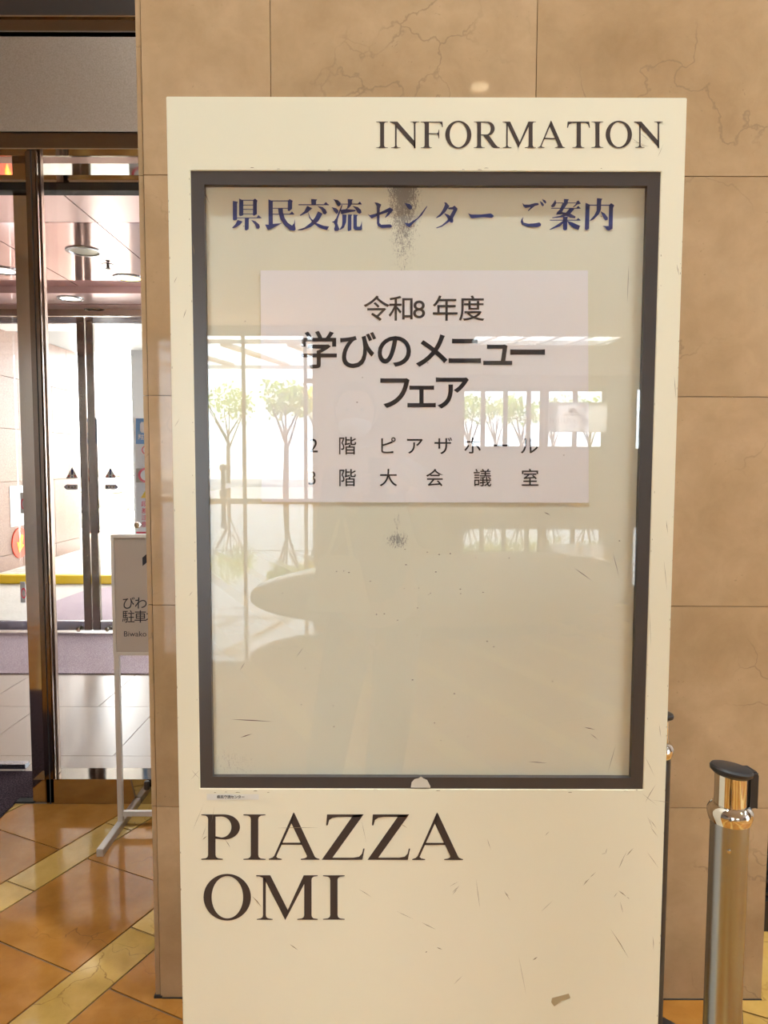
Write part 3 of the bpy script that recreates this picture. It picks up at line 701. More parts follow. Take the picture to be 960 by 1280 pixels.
# scratches
SC=[((783,1070),(792,1060),1.6),((729,1107),(737,1098),1.8),((737,1097),(745,1090),1.0),((757,1068),(759,1060),.9),((758,1066),(751,1068),.6),((773,1113),(783,1121),1.8),((783,1121),(787,1124),.8),((767,1122),(772,1115),.9),
 ((763,1161),(786,1198),1.5),((775,1127),(779,1142),1.0),((773,1086),(784,1063),.8),((774,1085),(779,1074),.8),((600,1136),(595,1068+30),.9),((813,1033),(823,1047),.9),((809,1020),(816,1036),.7),((808,1064),(824,1086),.8),
 ((630,1113),(638,1126),1.0),((631,1115),(636,1120),1.4),((666,1200),(672,1196),2.4),((648,1194),(658,1245),.6),((565,1119),(574,1107),.9),((567,1231),(578,1220),.9),((609,1048),(614,1063),.8),((681,1045),(687,1039),.8),((816,1170),(817,1188),1.0),
 ((676,1140),(691,1126),.8),((345,1035),(398,1034.5),1.1),((496,1139),(517,1149),.8),((448,1111),(465,1122),.9),((527,1153),(545,1162),1.3),((546,1184),(553,1187),1.8),((532,1191),(534,1189),2.0),((362,1180),(373,1188),1.6),
 ((315,1120),(327,1134),1.8),((281,1049),(288,1060),1.2),((253,1050),(259,1045),1.6),((252,1048),(258,1032),.6),((240,1040),(255,1004),.5),((268,1008),(264,1030),.5),((565,1116),(574,1107),1.0),((562,1108),(573,1102),.7),((501,1030),(509,1035),1.0),((452,1025),(458,1054),.6),
 ((788,172),(806,183),.7),((790,177),(806,181),.8),((798,181),(812,183),.9),((800,166),(812,176),.7),((822,197),(829,180),.6),((842,1004),(815,1000),.6),((221,1233),(228,1226),.6),((803,992),(822,1007),.7),((806,1004),(820,980),1.1),((806,945),(819,972),.7),
 ((812,763),(814,812),.6),((812,1024),(821,1036),.9),((229,398),(233,386),1.3),((217,355),(222,345),.9),((243,320),(241,304),.8),((218,534),(225,522),.7),((236,745),(241,739),.9),((239,962),(251,975),.6),((238,975),(250,962),.6),((830,700),(834,740),.8),((843,470),(845,500),.9),((846,330),(849,345),1.3),((824,905),(826,922),.9),((833,650),(835,668),1.1)]
b=MB()
for (x0,y0),(x1,y1),w in SC:
    d=Vector((x1-x0,y1-y0)); L=d.length; d/=L; nn=Vector((-d.y,d.x))*w*.32; bow=nn*random.uniform(-1.2,1.2)
    P=[(x0,y0),(x0+d.x*L*.4+nn.x+bow.x,y0+d.y*L*.4+nn.y+bow.y),(x1,y1),(x0+d.x*L*.5-nn.x+bow.x,y0+d.y*L*.5-nn.y+bow.y)]
    b.poly([at(px,py,Yt-.0002) for px,py in P])
rnd=random.Random(11)
for k in range(90):          # chipped edges of the cover plate
    side=rnd.choice('LRRFFT'); y=rnd.uniform(240,1270)
    if side=='L': x=207.5+(y-121)*.0181+rnd.uniform(.2,1.5)
    elif side=='R': x=859-(y-121)*.0311-rnd.uniform(.2,2)
    elif side=='F': y=rnd.uniform(215,985); x=rnd.choice([238+(y-213)*.0172-rnd.uniform(.5,4),826-(y-213)*.0288+rnd.uniform(.5,5)])
    else: x=rnd.uniform(240,820); y=rnd.choice([212.5-rnd.random()*3,987+rnd.random()*4])
    w,h=(rnd.uniform(.25,.6),rnd.uniform(.6,2.6)) if side!='T' else (rnd.uniform(1,5),rnd.uniform(.3,.7))
    b.poly([at(x+w*math.cos(a)*.7,y+h*math.sin(a)*.7+.3*math.cos(2*a),Yt-.0002) for a in (0,1.2,2.2,3.3,4.4,5.4)])
sc_=b.build('scratches',mat('scratch_brown',(.26,.21,.13),.8),board,fix=False); sc_['kind']='stuff'
b=MB(); rnd=random.Random(5)
for k in range(60):
    x=rnd.gauss(505,60); y=rnd.uniform(690,745)+ (0 if k%2 else rnd.uniform(0,220)); w=rnd.uniform(.25,.9)
    if k%3==0: x=rnd.uniform(300,790); y=rnd.uniform(250,950)
    b.poly([at(x+w*math.cos(a)*1.3,y+w*math.sin(a)*.7,YB+.0047) for a in (0,1,2,3,4,5.2)])
for (x0,y0),(x1,y1),w in (((288,899),(342,902),1.2),((300,922),(316,917),1.2),((730,909),(744,912),1.0),((738,917),(748,925),.6),((760,965),(770,930),.5),((718,710),(740,726),.9),((766,690),(774,722),.6),((786,330),(784,380),.6),((680,640),(688,644),1.0),((660,952),(685,954),.8),((254,236),(262,255),.6),((370,822),(380,808),.5),((300,838),(306,828),.6)):
    d=Vector((x1-x0,y1-y0)); L=d.length; d/=L; nn=Vector((-d.y,d.x))*w*.5
    b.poly([at(px,py,YB+.0047) for px,py in ((x0,y0),(x0+d.x*L*.4+nn.x,y0+d.y*L*.4+nn.y),(x1,y1),(x0+d.x*L*.5-nn.x,y0+d.y*L*.5-nn.y))])
s_=b.build('glass_specks',mat('speck_brown',(.14,.09,.08),.8),board,fix=False); s_['kind']='stuff'
# the sheet behind the glass
Yp=YB+.0108
sh=tag(empty('notice_sheet',at(531,628,Yp)),'white landscape sheet with black Japanese print behind the board glass','notice')
c4=[at(x,y,Yp) for x,y in ((327,627.5),(736,628.5),(735,338),(325.5,338))]
b=MB(); b.prism(c4,(0,.0003,0)); b.build('paper',M['paper'],sh)
Y2=Yp-.0004
_P=[]
def line(b,items,cy,em,Y,off=0.0,sx=1.0):
    for it in items:
        b=MB()
        for _ in (0,): cjk(b,it[0],lambda x,y: at(it[1]+x*sx,cy-y,Y),em,off)
        b.build('character',M['textink'],sh,fix=False)
b=MB()
line(b,list(zip('令和',(470.5,502))),386,29.5,Y2,.006); line(b,list(zip('年度',(556.5,589.5))),386,29.5,Y2,.006)
latin(b,'8',516.3,397.5,23,Y2,.004,w=15); b.build('character',M['textink'],sh,fix=False)
line(b,list(zip('学びのメニュ',(398.5,446,493,540,581.5,622))),438.5,43,Y2,.014); line(b,[('ー',659.5)],441.5,46,Y2,.016)
line(b,list(zip('フェア',(493.5,527,564))),490.5,43,Y2,.014)
line(b,list(zip('階ピアザホール',(434,484,518,554,590.5,627,661.5))),557.5,21,Y2,.004)
line(b,list(zip('階大会議室',(434,485.5,543.5,603,662.5))),597.5,20.5,Y2,.004)
for ch,px,py in (('2',386.5,565.5),('3',385.5,606)):
    b=MB(); latin(b,ch,px,py,18,Y2,.002); b.build('character',M['textink'],sh,fix=False)
def line(b, items, cy, em, Y, off=0.0, sx=1.0):
    for ch,cx in items: cjk(b,ch,lambda x,y,cx=cx: at(cx+x*sx,cy-y,Y),em,off)
# ================================================================== STANCHIONS
def stanchion(name, cx, cy, top, label, rot=0, rad=.0355, pm='brushed'):
    t=tag(empty(name,(cx,cy,0)),label,'stanchion','belt barrier posts beside the board')
    c=(cx,cy,0)
    b=MB(); b.lathe([(0,0),(.150,0),(.155,.004),(.151,.012),(.11,.022),(.05,.030),(0,.030)],c,48); b.build('base',M['black'],t,smooth=True)
    b=MB(); b.lathe([(rad,.028),(rad,top-.108)],c,40); b.build('pole',M[pm],t,smooth=True)
    b=MB(); zc=top-.108
    b.lathe([(rad-.001,-.022),(rad+.003,-.020),(rad+.0065,-.008),(rad+.0065,.002),(rad+.002,.010),(rad-.003,.014),(rad-.006,.014)],(cx,cy,zc+.012),40); b.build('collar',M['chrome'],t,smooth=True)
    b=MB(); r2=rad-.0055; b.lathe([(r2,zc+.02),(r2,top-.018)],c,36); b.build('cassette',M['chrome'],t,smooth=True)
    tilt=Matrix.Translation((cx,cy,top-.012))@Matrix.Rotation(R(8),4,Vector((0,1,0)))@Matrix.Rotation(R(-4),4,'X')
    b=MB(); b.lathe([(0,-.012),(rad-.004,-.012),(rad+.0035,-.006),(rad+.0045,.0),(rad+.002,.004),(rad-.008,.0062),(0,.0065)],(0,0,0),40,tilt); b.build('cap',M['black'],t,smooth=True)
    m=Matrix.Translation(c)@Matrix.Rotation(rot,4,'Z')
    b=MB(); b.box(r2-.004,r2+.017,-.018,.018,top-.088,top-.014,m); cl=b.build('belt_clip',M['black'],t,bevel=.003)
    b=MB(); b.box(r2+.017,r2+.020,-.014,.014,top-.09,top-.022,m); b.build('belt_end',M['black'],cl,bevel=.001)
    b=MB(); b.lathe([(0,-.001),(.0036,-.001),(.0036,.0012),(.0022,.0016),(0,.0012)],(0,0,0),14,Matrix.Translation((cx-rad*.42,cy-rad*.905,zc-.055))@Matrix.Rotation(R(90),4,'X')@Matrix.Rotation(R(-25),4,'Y')); b.build('screw',M['chrome'],t,smooth=True)
    return t
p1=at(913,1000,1.36); stanchion('stanchion_post',p1.x,p1.y,vz(952.5,1.36),'brushed steel stanchion post with black cap standing clear, right of the board',R(8))
p2=at(814.5,1100,1.69); stanchion('stanchion_post',p2.x,p2.y,vz(884,1.69),'second stanchion post almost wholly hidden behind the board edge',R(165),pm='black')
# ================================================================== PARKING SIGN STAND
YS=2.81
sx0,sx1=vx(140,740,YS),vx(140,740,YS)+.47
sz0,sz1=vz(820,YS),vz(669,YS)
st=tag(empty('sign_stand',((sx0+sx1)/2,YS,0)),'slim beige directional sign stand half hidden behind the marble pillar','sign stand')
b=MB(); b.ring((sx0,sx1,sz0,sz1),(sx0+.013,sx1-.013,sz0+.013,sz1-.013),YS-.004,YS+.022); b.build('panel_frame',M['signpost'],st,bevel=.001)
b=MB(); b.box(sx0+.012,sx1-.012,YS,YS+.018,sz0+.012,sz1-.012); b.build('panel',M['signgrey'],st)
for x in (sx0+.001,sx1-.021):
    b=MB(); b.box(x,x+.020,YS-.002,YS+.018,.03,sz0-.0005); b.build('leg',M['signpost'],st,bevel=.001)
    b=MB(); b.box(x-.004,x+.022,YS-.21,YS+.21,0,.03); b.build('foot',M['signpost'],st,bevel=.002)
b=MB(); b.box(sx0+.022,sx1-.022,YS,YS+.016,.052,.072); b.build('cross_bar',M['signpost'],st)
for s_,xs,cy in (('びわ湖',(160.5,176.2,191.9),754),('駐車場',(160.5,175.5,190.5),771)):
    for ch,cx in zip(s_,xs):
        b=MB(); line(b,[(ch,cx)],cy,14.5,YS-.0006,.004); b.build('character',M['textink'],st,fix=False)
b=MB(); latin(b,'Biwako P',155,795.5,6.8,YS-.0006,.0,w=36); b.build('small_print',M['textink'],st,fix=False)
b=MB()
xa=vx(211,700,YS); za=vz(686,YS)
b.poly([(xa,YS-.0006,za+.052),(xa-.105,YS-.0006,za-.038),(xa-.105,YS-.0006,za-.072),(xa-.016,YS-.0006,za+.004),(xa-.016,YS-.0006,za-.13),(xa+.016,YS-.0006,za-.13),(xa+.016,YS-.0006,za+.004),(xa+.105,YS-.0006,za-.072),(xa+.105,YS-.0006,za-.038)])
b.build('arrow',M['textink'],st,fix=False)
# ================================================================== MATS
def matpoly(name,pts,z,m,label):
    b=MB(); b.prism([(x,y,0.0005) for x,y in pts],(0,0,z)); o=b.build(name,m,bevel=.002); tag(o,label,'mat'); return o
a=flr(27,997); c2=flr(0,1024); dv=(Vector((c2.x-a.x,c2.y-a.y))).normalized(); nv=Vector((-abs(dv.y),abs(dv.x)*-1))
A=Vector((a.x,a.y))
matpoly('floor_mat',[tuple(A),tuple(A+dv*1.2),tuple(A+dv*1.2+Vector((-1.1,0))),tuple(A+Vector((-1.6,0)))],.007,M['mat_dark'],'dark flecked mat on the marble floor at the lower left, inside the doors')
b=MB(); b.box(-4.94,dx(41,985,YD+.05)-.0,3.068,3.335,.0005,.007); tag(b.build('threshold_mat',M['mat_dark']),'narrow dark carpet strip lying in the inner door threshold','mat')
b=MB(); b.box(-4.4,1.0,flr(100,843).y,6.1,.0005,.009); tag(b.build('vestibule_mat',M['mat_purple'],bevel=.003),'wide purple grey carpet mat between the two pairs of doors','mat')
q=[flr(x,y) for x,y in ((72,777),(70,752),(105,739),(138,734),(166,734),(166,777))]
b=MB(); b.prism([(v.x,v.y,-.0035) for v in q],(0,0,.012)); tag(b.build('outdoor_mat',M['mat_purple']),'grey mat on the paving just outside the outer doors','mat')
# ================================================================== SIGN BOARD outside right
Y7=6.9
sg=tag(empty('parking_notice_board',at(192,667,Y7)*1.0),'white notice board with blue top panel outside the outer doors','sign')
sg.location.z=0
B=lambda x,y,d=0: at(x,y,Y7-d)
def flatp(b,pts,d=0): b.poly([B(x,y,d) for x,y in pts])
b=MB(); b.box(B(169.6,600).x,B(222,600).x,Y7,Y7+.02,B(190,667).z,B(190,522.5).z); b.build('board',M['white'],sg)
b=MB(); b.box(B(175,600).x,B(178,600).x,Y7+.021,Y7+.05,0,B(190,530).z); b.build('post',M['grey'],sg)
b=MB(); flatp(b,((169.7,555),(221.5,555),(221.5,523),(169.7,523)),.001); bl=b.build('blue_panel',M['skyblue'],sg,fix=False)
b=MB(); flatp(b,((175,530),(176.5,527.5),(194,527.5),(194,541),(177,541),(175,538.5)),.0015); b.build('white_symbol',M['white'],bl,fix=False)
b=MB(); line(b,list(zip('駐車場',(176.2,183,190))),546.3,6.4,Y7-.0015,.02); b.build('blue_panel_print',M['white'],bl,fix=False)
for (cx,cy,r0,r1,d) in ((182.5,562.5,4.3,5.4,.001),(182,594,6.6,9.4,.002)):
    b=MB()
    for k in range(24):
        a0,a1=2*math.pi*k/24,2*math.pi*(k+1)/24
        flatp(b,[(cx+math.cos(t)*rr,cy+math.sin(t)*rr) for t,rr in ((a0,r1),(a1,r1),(a1,r0),(a0,r0))],d)
    b.build('red_ring',M['red'],sg,fix=False)
for ch,cy in zip('段差注意',(630,638.5,647,655.5)):
    b=MB(); line(b,[(ch,180.3)],cy,6.6,Y7-.001,.01); b.build('character',M['red'],sg,fix=False)
b=MB()
flatp(b,((170,667),(221,667),(221,664.6),(170,664.6)),.001)
b.build('red_strip',M['red'],sg,fix=False)
b=MB(); flatp(b,((170,603),(196,603),(196,585.5),(170,585.5)),.001); b.build('grey_panel',M['signgrey'],sg,fix=False)
b=MB(); flatp(b,[(182+6.7*math.cos(k*math.pi/10),594+6.7*math.sin(k*math.pi/10)) for k in range(20)],.0015); b.build('white_disc',M['white'],sg,fix=False)
b=MB(); flatp(b,((176.6,594),(181.5,589),(181.5,592),(187,592),(187,596),(181.5,596),(181.5,599)),.003); b.build('arrow_print',M['red'],sg,fix=False) if False else b.bm.free()
b=MB(); flatp(b,((176,622.5),(190,622.5),(183,611)),.001); b.build('warning_triangle',M['yellow'],sg,fix=False)
b=MB(); pz=at(170,455,11.0); b.box(vx(164.5,500,11.0),vx(200,500,11.0),11.0,11.4,0,3.25); tag(b.build('canopy_column',M['grey'],bevel=.01),'pale grey column carrying the canopy beyond the outer doors','column')
# ================================================================== LAMPS
def downlight(x,y,z,r,on,label,group=None,mm='lamp'):
    t=tag(empty('downlight',(x,y,z)),label,'ceiling light',group)
    b=MB(); b.lathe([(r*.78,-.001),(r*.80,-.008),(r,-.006),(r*1.02,.0),(r*.98,.001)],(x,y,z),36,caps=False); b.build('trim_ring',M['brushed'] if z<4 else M['white'],t,smooth=True)
    b=MB(); b.lathe([(0,-.0015),(r*.79,-.0015)],(x,y,z),32,caps=False); b.build('lens',M[mm] if on else M['lamp_off'],t)
    return t
def dl_at(px,py,z):
    d=ray(px,py); t=(z-H)/d.z; return (d.x*t,d.y*t)
x,y=dl_at(105.5,314,CZ); downlight(x,y,CZ,.115,False,'unlit round downlight with steel ring in the pink vestibule ceiling')
x,y=dl_at(161,347.5,CZ); downlight(x,y,CZ,.115,True,'amber lit round downlight beside the pillar edge in the pink vestibule ceiling',mm='lamp_amber')
x,y=dl_at(4,338,CZ); downlight(x,y,CZ,.115,True,'downlight in the vestibule ceiling at the far left, left of the door posts',mm='lamp_soft')
x,y=dl_at(88,373,CZ-.05); downlight(x,y,CZ-.05,.10,True,'small lit downlight in the lowered band over the outer doors',mm='lamp_soft')
x,y=dl_at(121,388,CZ-.055); downlight(x,y,CZ-.055,.10,False,'small dark downlight in the lowered band over the outer doors')
x,y=dl_at(135,331,CZ)
t=tag(empty('sprinkler_head',(x,y,CZ)),'small steel sprinkler head between the vestibule downlights','sprinkler')
b=MB(); b.lathe([(.0,-.004),(.042,-.004),(.045,0)],(x,y,CZ),24); b.build('plate',M['brushed'],t,smooth=True)
b=MB(); b.lathe([(0,-.030),(.018,-.030),(.018,-.024),(.010,-.022),(.010,-.003)],(x,y,CZ),16); b.build('nozzle',M['bronze'],t,smooth=True)
# lobby lamps, each with its own light
def lobby(x,y,pw,label,r=.16,grp='round downlights in the lobby ceiling'):
    downlight(x,y,ROOM_Z,r,True,label,grp)
    a=area('downlight_glow',(x,y,ROOM_Z-.03),r*1.5,pw,(.90,.98,1.0)); a.data.spread=R(120)
def mirror_wall(px,py):
    d=ray(px,py); t=(ROOM_Z-H)/d.z; return (d.x*t, 2*YW-d.y*t)
x,y=mirror_wall(600,108.5); lobby(x,y,80,'round lobby downlight mirrored as an oval above the board')
for i,(x,y) in enumerate([(-.9,.25),(1.7,.25),(5.2,-1.6),(9.5,-1.6),(4.6,1.0),(9.0,1.0)]):  # unseen extra downlights, added to light the board and the lobby
    lobby(x,y,110,['added unseen lobby downlight above and just left of the person','added unseen lobby downlight above and right of the person','added unseen lobby downlight between the seating and the right side of the lobby','added unseen lobby downlight farthest from the person over the right seating side','added unseen lobby downlight nearest the wall right of the marble pillar','added unseen lobby downlight at the right end nearest the front wall'][i],.13)
for i,(px,py) in enumerate([(850,77),(887,130),(870,219),(946,80)]):
    x,y=mirror_wall(px,py)
    t=downlight(x,y,ROOM_Z,.045,True,['uppermost left of the amber spot lamps mirrored in the marble','amber spot lamp mirrored just above the top right of the board','amber spot lamp mirrored level with the top of the display frame','rightmost amber spot lamp mirrored near the top right of the marble'][i],'amber spot lamps',mm='lamp_amber')
# ================================================================== REAR OF THE LOBBY (seen mirrored in the display glass)
DV=27.0; YR=2*YG-DV
DW=42.0; YQ=2*YG-DW
def rx(px,py,dv): return refl(px,py,dv).x
def rz(py,dv,px=480): return refl(px,py,dv).z
wallbox('wall_back',rx(394,500,DV),3.0,YR-.3,YR,0,ROOM_Z,M['tan_wall'])
wallbox('wall_back.001',-9.2,rx(394,500,DV),YR-.3,YR,rz(416,DV),ROOM_Z,M['plaster'])
wallbox('wall_return',2.8,3.0,YQ,YR-.3,0,ROOM_Z,M['tan_wall'])
def window(name,x0,x1,z0,z1,Y,mull,trans=(),w=.10,m='bronze'):
    t=tag(empty(name,((x0+x1)/2,Y,z0)),kind='structure')
    b=MB(); b.ring((x0,x1,z0,z1),(x0+w*.8,x1-w*.8,z0+w*.8,z1-w*.8),Y-.18,Y-.04); b.build('window_frame',M[m],t)
    for x in mull:
        b=MB(); b.box(x-w/2,x+w/2,Y-.17,Y-.05,z0+w*.8,z1-w*.8); b.build('mullion',M[m],t)
    for a,b2,z in trans:
        b=MB(); b.box(a,b2,Y-.165,Y-.055,z-w*.7,z+w*.7); b.build('transom',M[m],t)
    b=MB(); b.box(x0+.02,x1-.02,Y-.12,Y-.11,z0+.02,z1-.02); b.build('pane',M['glass'],t)
xe=rx(394,500,DV)
window('window_1',-9,xe,.0,rz(416,DV),YR,[rx(304,500,DV),rx(381.5,500,DV),rx(304,500,DV)-2.35],[(rx(381.5,500,DV),xe,rz(476,DV))],.13,'grey')
zb,zt2=rz(562,DW),rz(484,DW)
X2a,X2b=rx(576,520,DW),rx(679.5,520,DW)
X3a,X3b=rx(681.5,520,DW),rx(757,520,DW)
X4a,X4b=rx(794,520,DW),rx(804,520,DW)
window('window_2',X2a,X2b,zb,zt2,YQ,[rx(q,520,DW) for q in (604,632,661)],w=.26)
window('window_3',X3a,X3b,zb,zt2,YQ,[rx(719,520,DW)],w=.26)
window('window_4',X4a,X4b,zb,zt2,YQ,[],w=.12)
t=tag(empty('window_5',((SKY[0]+SKY[1])/2,(SKY[2]+SKY[3])/2,ROOM_Z)),kind='structure')
b=MB(); b.box(SKY[0],SKY[1],SKY[2],SKY[3],ROOM_Z+.10,ROOM_Z+.11); b.build('pane',M['glass'],t)
for k in range(5):
    b=MB(); x=SKY[0]+.3+k*1.3; b.prism([(x,SKY[2],ROOM_Z+.03),(x+.14,SKY[2],ROOM_Z+.03),(x+.75,SKY[3],ROOM_Z+.03),(x+.61,SKY[3],ROOM_Z+.03)],(0,0,.06)); b.build('glazing_bar',M['white'],t)
wl=MB(); 
for x0,x1,z0,z1 in ((3.0,X2a,0,ROOM_Z),(X2a,17,0,zb),(X2b,X3a,zb,zt2),(X3b,X4a,zb,zt2),(X4b,17,zb,zt2),(X2a,17,zt2,ROOM_Z)):
    wl.box(x0,x1,YQ-.3,YQ,z0,z1)
tag(wl.build('wall_back.002',M['tan_wall']),kind='structure')
# hanging hotel sign
sY=YQ+.4
s0,s1=rx(683,520,DW),rx(756,520,DW)
hz0,hz1=rz(540,DW),rz(503,DW)
hs=tag(empty('hotel_sign',((s0+s1)/2,sY,hz0)),'pale grey hotel sign panel hanging before the far lobby window','sign')
b=MB(); b.box(s0,s1,sY,sY+.05,hz0,hz1); pm_=mat('hotel_sign_panel',(.85,.85,.85),.6); t_=pm_.node_tree; tl=t_.nodes.new('ShaderNodeBsdfTranslucent'); tl.inputs[0].default_value=(.8,.8,.8,1)
mx=t_.nodes.new('ShaderNodeMixShader'); mx.inputs[0].default_value=.7; t_.links.new(t_.nodes['Principled BSDF'].outputs[0],mx.inputs[1]); t_.links.new(tl.outputs[0],mx.inputs[2]); t_.links.new(mx.outputs[0],t_.nodes['Material Output'].inputs[0])
b.build('panel',pm_,hs)
for x in (s0+.4,s1-.4):
    b=MB(); b.tube((x,sY+.02,hz1),(x,sY+.02,ROOM_Z),.012); b.build('wire',M['brushed'],hs)
def virt(px,py,d=.06):
    q=refl(px,py,DW-.45-d); return Vector((q.x,sY+.05+d,q.z))
b=MB()
def vword(spec):
    for ch,x0,x1,yt,yb in spec:
        if ch in GL:
            src,polys=GL[ch]
            for p in polys: b.poly([virt(x0+(x-src[0])/(src[1]-src[0])*(x1-x0),yt+(y-src[2])/(src[3]-src[2])*(yb-yt),.004) for x,y in p])
        else:
            for p in ch: b.poly([virt(x,y,.004) for x,y in p])
vword([('O',692,696,523.5,529),('T',696.5,700,523,529),('I',712.5,714,523.5,529),('A',714.5,720,523.5,529),('Z',720.5,725,523.5,529),('Z',725.5,730,523.5,529),('A',730.5,736,523.5,529),('P',708,712,522.5,529)])
for x0,x1 in ((687.5,688.6),(690.4,691.5)): b.poly([virt(x,y,.004) for x,y in rect(x0,x1,522,529)])
b.poly([virt(x,y,.004) for x,y in rect(688,691,525,526)])
for x0,w in ((701,3),(705,3)):
    b.poly([virt(x,y,.004) for x,y in rect(x0,x0+.9,523.5,529)])
    for yy_ in ((523.5,524.2),(525.9,526.5),(528.3,529)) if x0==701 else ((528.3,529),): b.poly([virt(x,y,.004) for x,y in rect(x0,x0+w,*yy_)])
b.poly([virt(x,y,.004) for x,y in [(702,519.5),(729,519.5),(724,517.5),(707,517.5)]])
b.poly([virt(x,y,.004) for x,y in [(709,516.5),(712,512),(716,509.5),(720,511.5),(723,516.5)]])
for k,ch in enumerate('びわ湖'): cjk(b,ch,lambda x,y,k=k: virt(709+k*4.3+x,533.5-y,.004),4)
b.build('lettering',mat('hotel_ink',(.10,.09,.085),.6),hs,fix=False)
# big smooth bench
pb=refl(520,770,6.4)
bn=bmesh.new(); bmesh.ops.create_uvsphere(bn,u_segments=64,v_segments=32,radius=1)
bxL,bxR=rx(308,765,6.2),rx(775,720,6.6)
cxb,hw=(bxL+bxR)/2,(bxR-bxL)/2
for v in bn.verts:
    x,y,z=v.co; sg_=lambda a,e: math.copysign(abs(a)**e,a)
    hx=(x+1)/2
    top=.53+.25*hx
    v.co=Vector((cxb+hw*sg_(x,.9), pb.y+.78*y, .05+ (top-.05)*(.5+.5*sg_(z,.8))))
me=bpy.data.meshes.new('lounge_bench'); bn.to_mesh(me); bn.free()
be=tag(empty('lounge_bench',(cxb,pb.y,0)),'large smooth pebble shaped beige bench behind the photographer','bench')
link('seat',me,M['leather'],be,True)
b=MB(); b.lathe([(.5,0),(.5,.12)],(0,0,0),40,Matrix.Translation((cxb,pb.y,0))@Matrix.Diagonal((2.0,.9,1,1))); b.build('plinth',M['bronze'],be,smooth=True)
# ================================================================== outside behind the lobby
b=MB(); b.box(-60,60,-140,YR-.3,-.2,-.01); gb=tag(b.build('ground.001',M['pave']),kind='structure')
b=MB(); b.box(-60,60,-60,YR-5,-.009,-.003); b.build('road',M['asphalt'],gb)
tp=tag(empty('pergola',(-4,-29,0)),'slatted canopy of pale diagonal beams outside the tall window','canopy')
for k in range(9):
    b=MB(); mm=Matrix.Translation((-21+k*2.6,-28.2,6.0))@Matrix.Rotation(R(16),4,'Z'); b.box(-.22,.22,-2.9,2.9,0,.10,mm); b.build('beam',M['white'],tp)
b=MB(); b.box(-22,1.9,-31.0,-30.85,5.85,6.0); b.build('front_beam',M['white'],tp)
b=MB(); b.box(-22,1.9,-25.5,-25.35,6.1,6.25); b.build('rear_beam',M['white'],tp)
for x in (-21.8,1.6):
    b=MB(); b.box(x,x+.2,-31.0,-30.85,-.01,5.75); b.build('post',M['white'],tp)
leafm=[]
for c_ in ((.40,.55,.10),(.85,.72,.05),(.50,.60,.20)):
    leafm.append(granite('leaf_%d'%len(leafm),tuple(q*.7 for q in c_),c_,2,.6))
for m_ in leafm:
    m_.node_tree.nodes['Principled BSDF'].inputs['Transmission Weight'].default_value=0
    t_=m_.node_tree; bs=t_.nodes['Principled BSDF']; tl=t_.nodes.new('ShaderNodeBsdfTranslucent'); t_.links.new(bs.inputs['Base Color'].links[0].from_socket,tl.inputs[0])
    mx=t_.nodes.new('ShaderNodeMixShader'); mx.inputs[0].default_value=.5; t_.links.new(bs.outputs[0],mx.inputs[1]); t_.links.new(tl.outputs[0],mx.inputs[2]); t_.links.new(mx.outputs[0],t_.nodes['Material Output'].inputs[0])
def tree(x,y,h,r,lm,label,seed):
    rn=random.Random(seed)
    t=tag(empty('tree',(x,y,0)),label,'tree','trees outside the lobby windows')
    b=MB(); b.tube((x,y,-.01),(x+.05,y,h*.42),.16,.12)
    for k in range(6):
        a=k*1.05+rn.random()*.5; b.tube((x+.05,y,h*(.36+.03*k)),(x+math.cos(a)*r*.6,y+math.sin(a)*r*.6,h*.75+rn.random()*h*.1),.07,.025,8)
    b.build('trunk',M['bark'],t,smooth=True)
    b=MB()
    cl=[(rn.uniform(-.6,.6)*r,rn.uniform(-.5,.5)*r,rn.uniform(-.5,.6)*r*.6,rn.uniform(.35,.6)*r) for _ in range(11)]
    for k in range(420):
        cx_,cy_,cz_,cr=rn.choice(cl); d=Vector((rn.gauss(0,1),rn.gauss(0,1),rn.gauss(0,1))).normalized()*cr*rn.uniform(.6,1)
        p=Vector((x+cx_,y+cy_,h*.82+cz_))+d; u=Vector((rn.gauss(0,1),rn.gauss(0,1),rn.gauss(0,1))).normalized()*.17; w=u.orthogonal().normalized()*.10
        b.poly([p-u,p+w,p+u,p-w])
    f=b.build('foliage',lm,t,fix=False); f['kind']='stuff'
q=refl(357,590,36); tree(q.x,q.y,5.6,1.5,leafm[0],'green tree with bare forked trunk outside the tall window',1)
q=refl(400,590,43); tree(q.x,q.y,6.2,1.7,leafm[1],'yellow green tree right of the forked tree outside the tall window',2)
q=refl(285,590,50); tree(q.x,q.y,6.6,2.2,leafm[2],'distant pale tree left of the forked tree outside the tall window',3)
for i,(px,dv) in enumerate(((585,52),(618,60),(650,53),(690,61),(735,54))):
    q=refl(px,560,dv); tree(q.x,q.y,6.6+(i%2)*.6,1.7,leafm[(0,2,0,2,0)[i]],'leafy tree outside the far lobby windows, %s'%('one of the pair at their left','one of the pair at their left','behind the middle mullions','beside the hotel sign','behind the hotel sign right half')[i] if False else ['green tree outside the far windows, leftmost of the five','pale tree outside the far windows, second from the left','green tree outside the far windows behind the middle mullions','pale tree outside the far windows at the hotel sign left edge','green tree outside the far windows behind the hotel sign'][i],10+i)
q=refl(279,590,31)
bo_=tag(empty('bollard_lamp',(q.x,q.y,0)),'dark bollard lamp on the paving outside the tall window','lamp')
b=MB(); b.lathe([(.16,-.01),(.16,.25),(.10,.3),(.10,1.1),(.15,1.15),(.15,1.35),(0,1.45)],(q.x,q.y,0),20); b.build('bollard',M['bronze'],bo_,smooth=True)
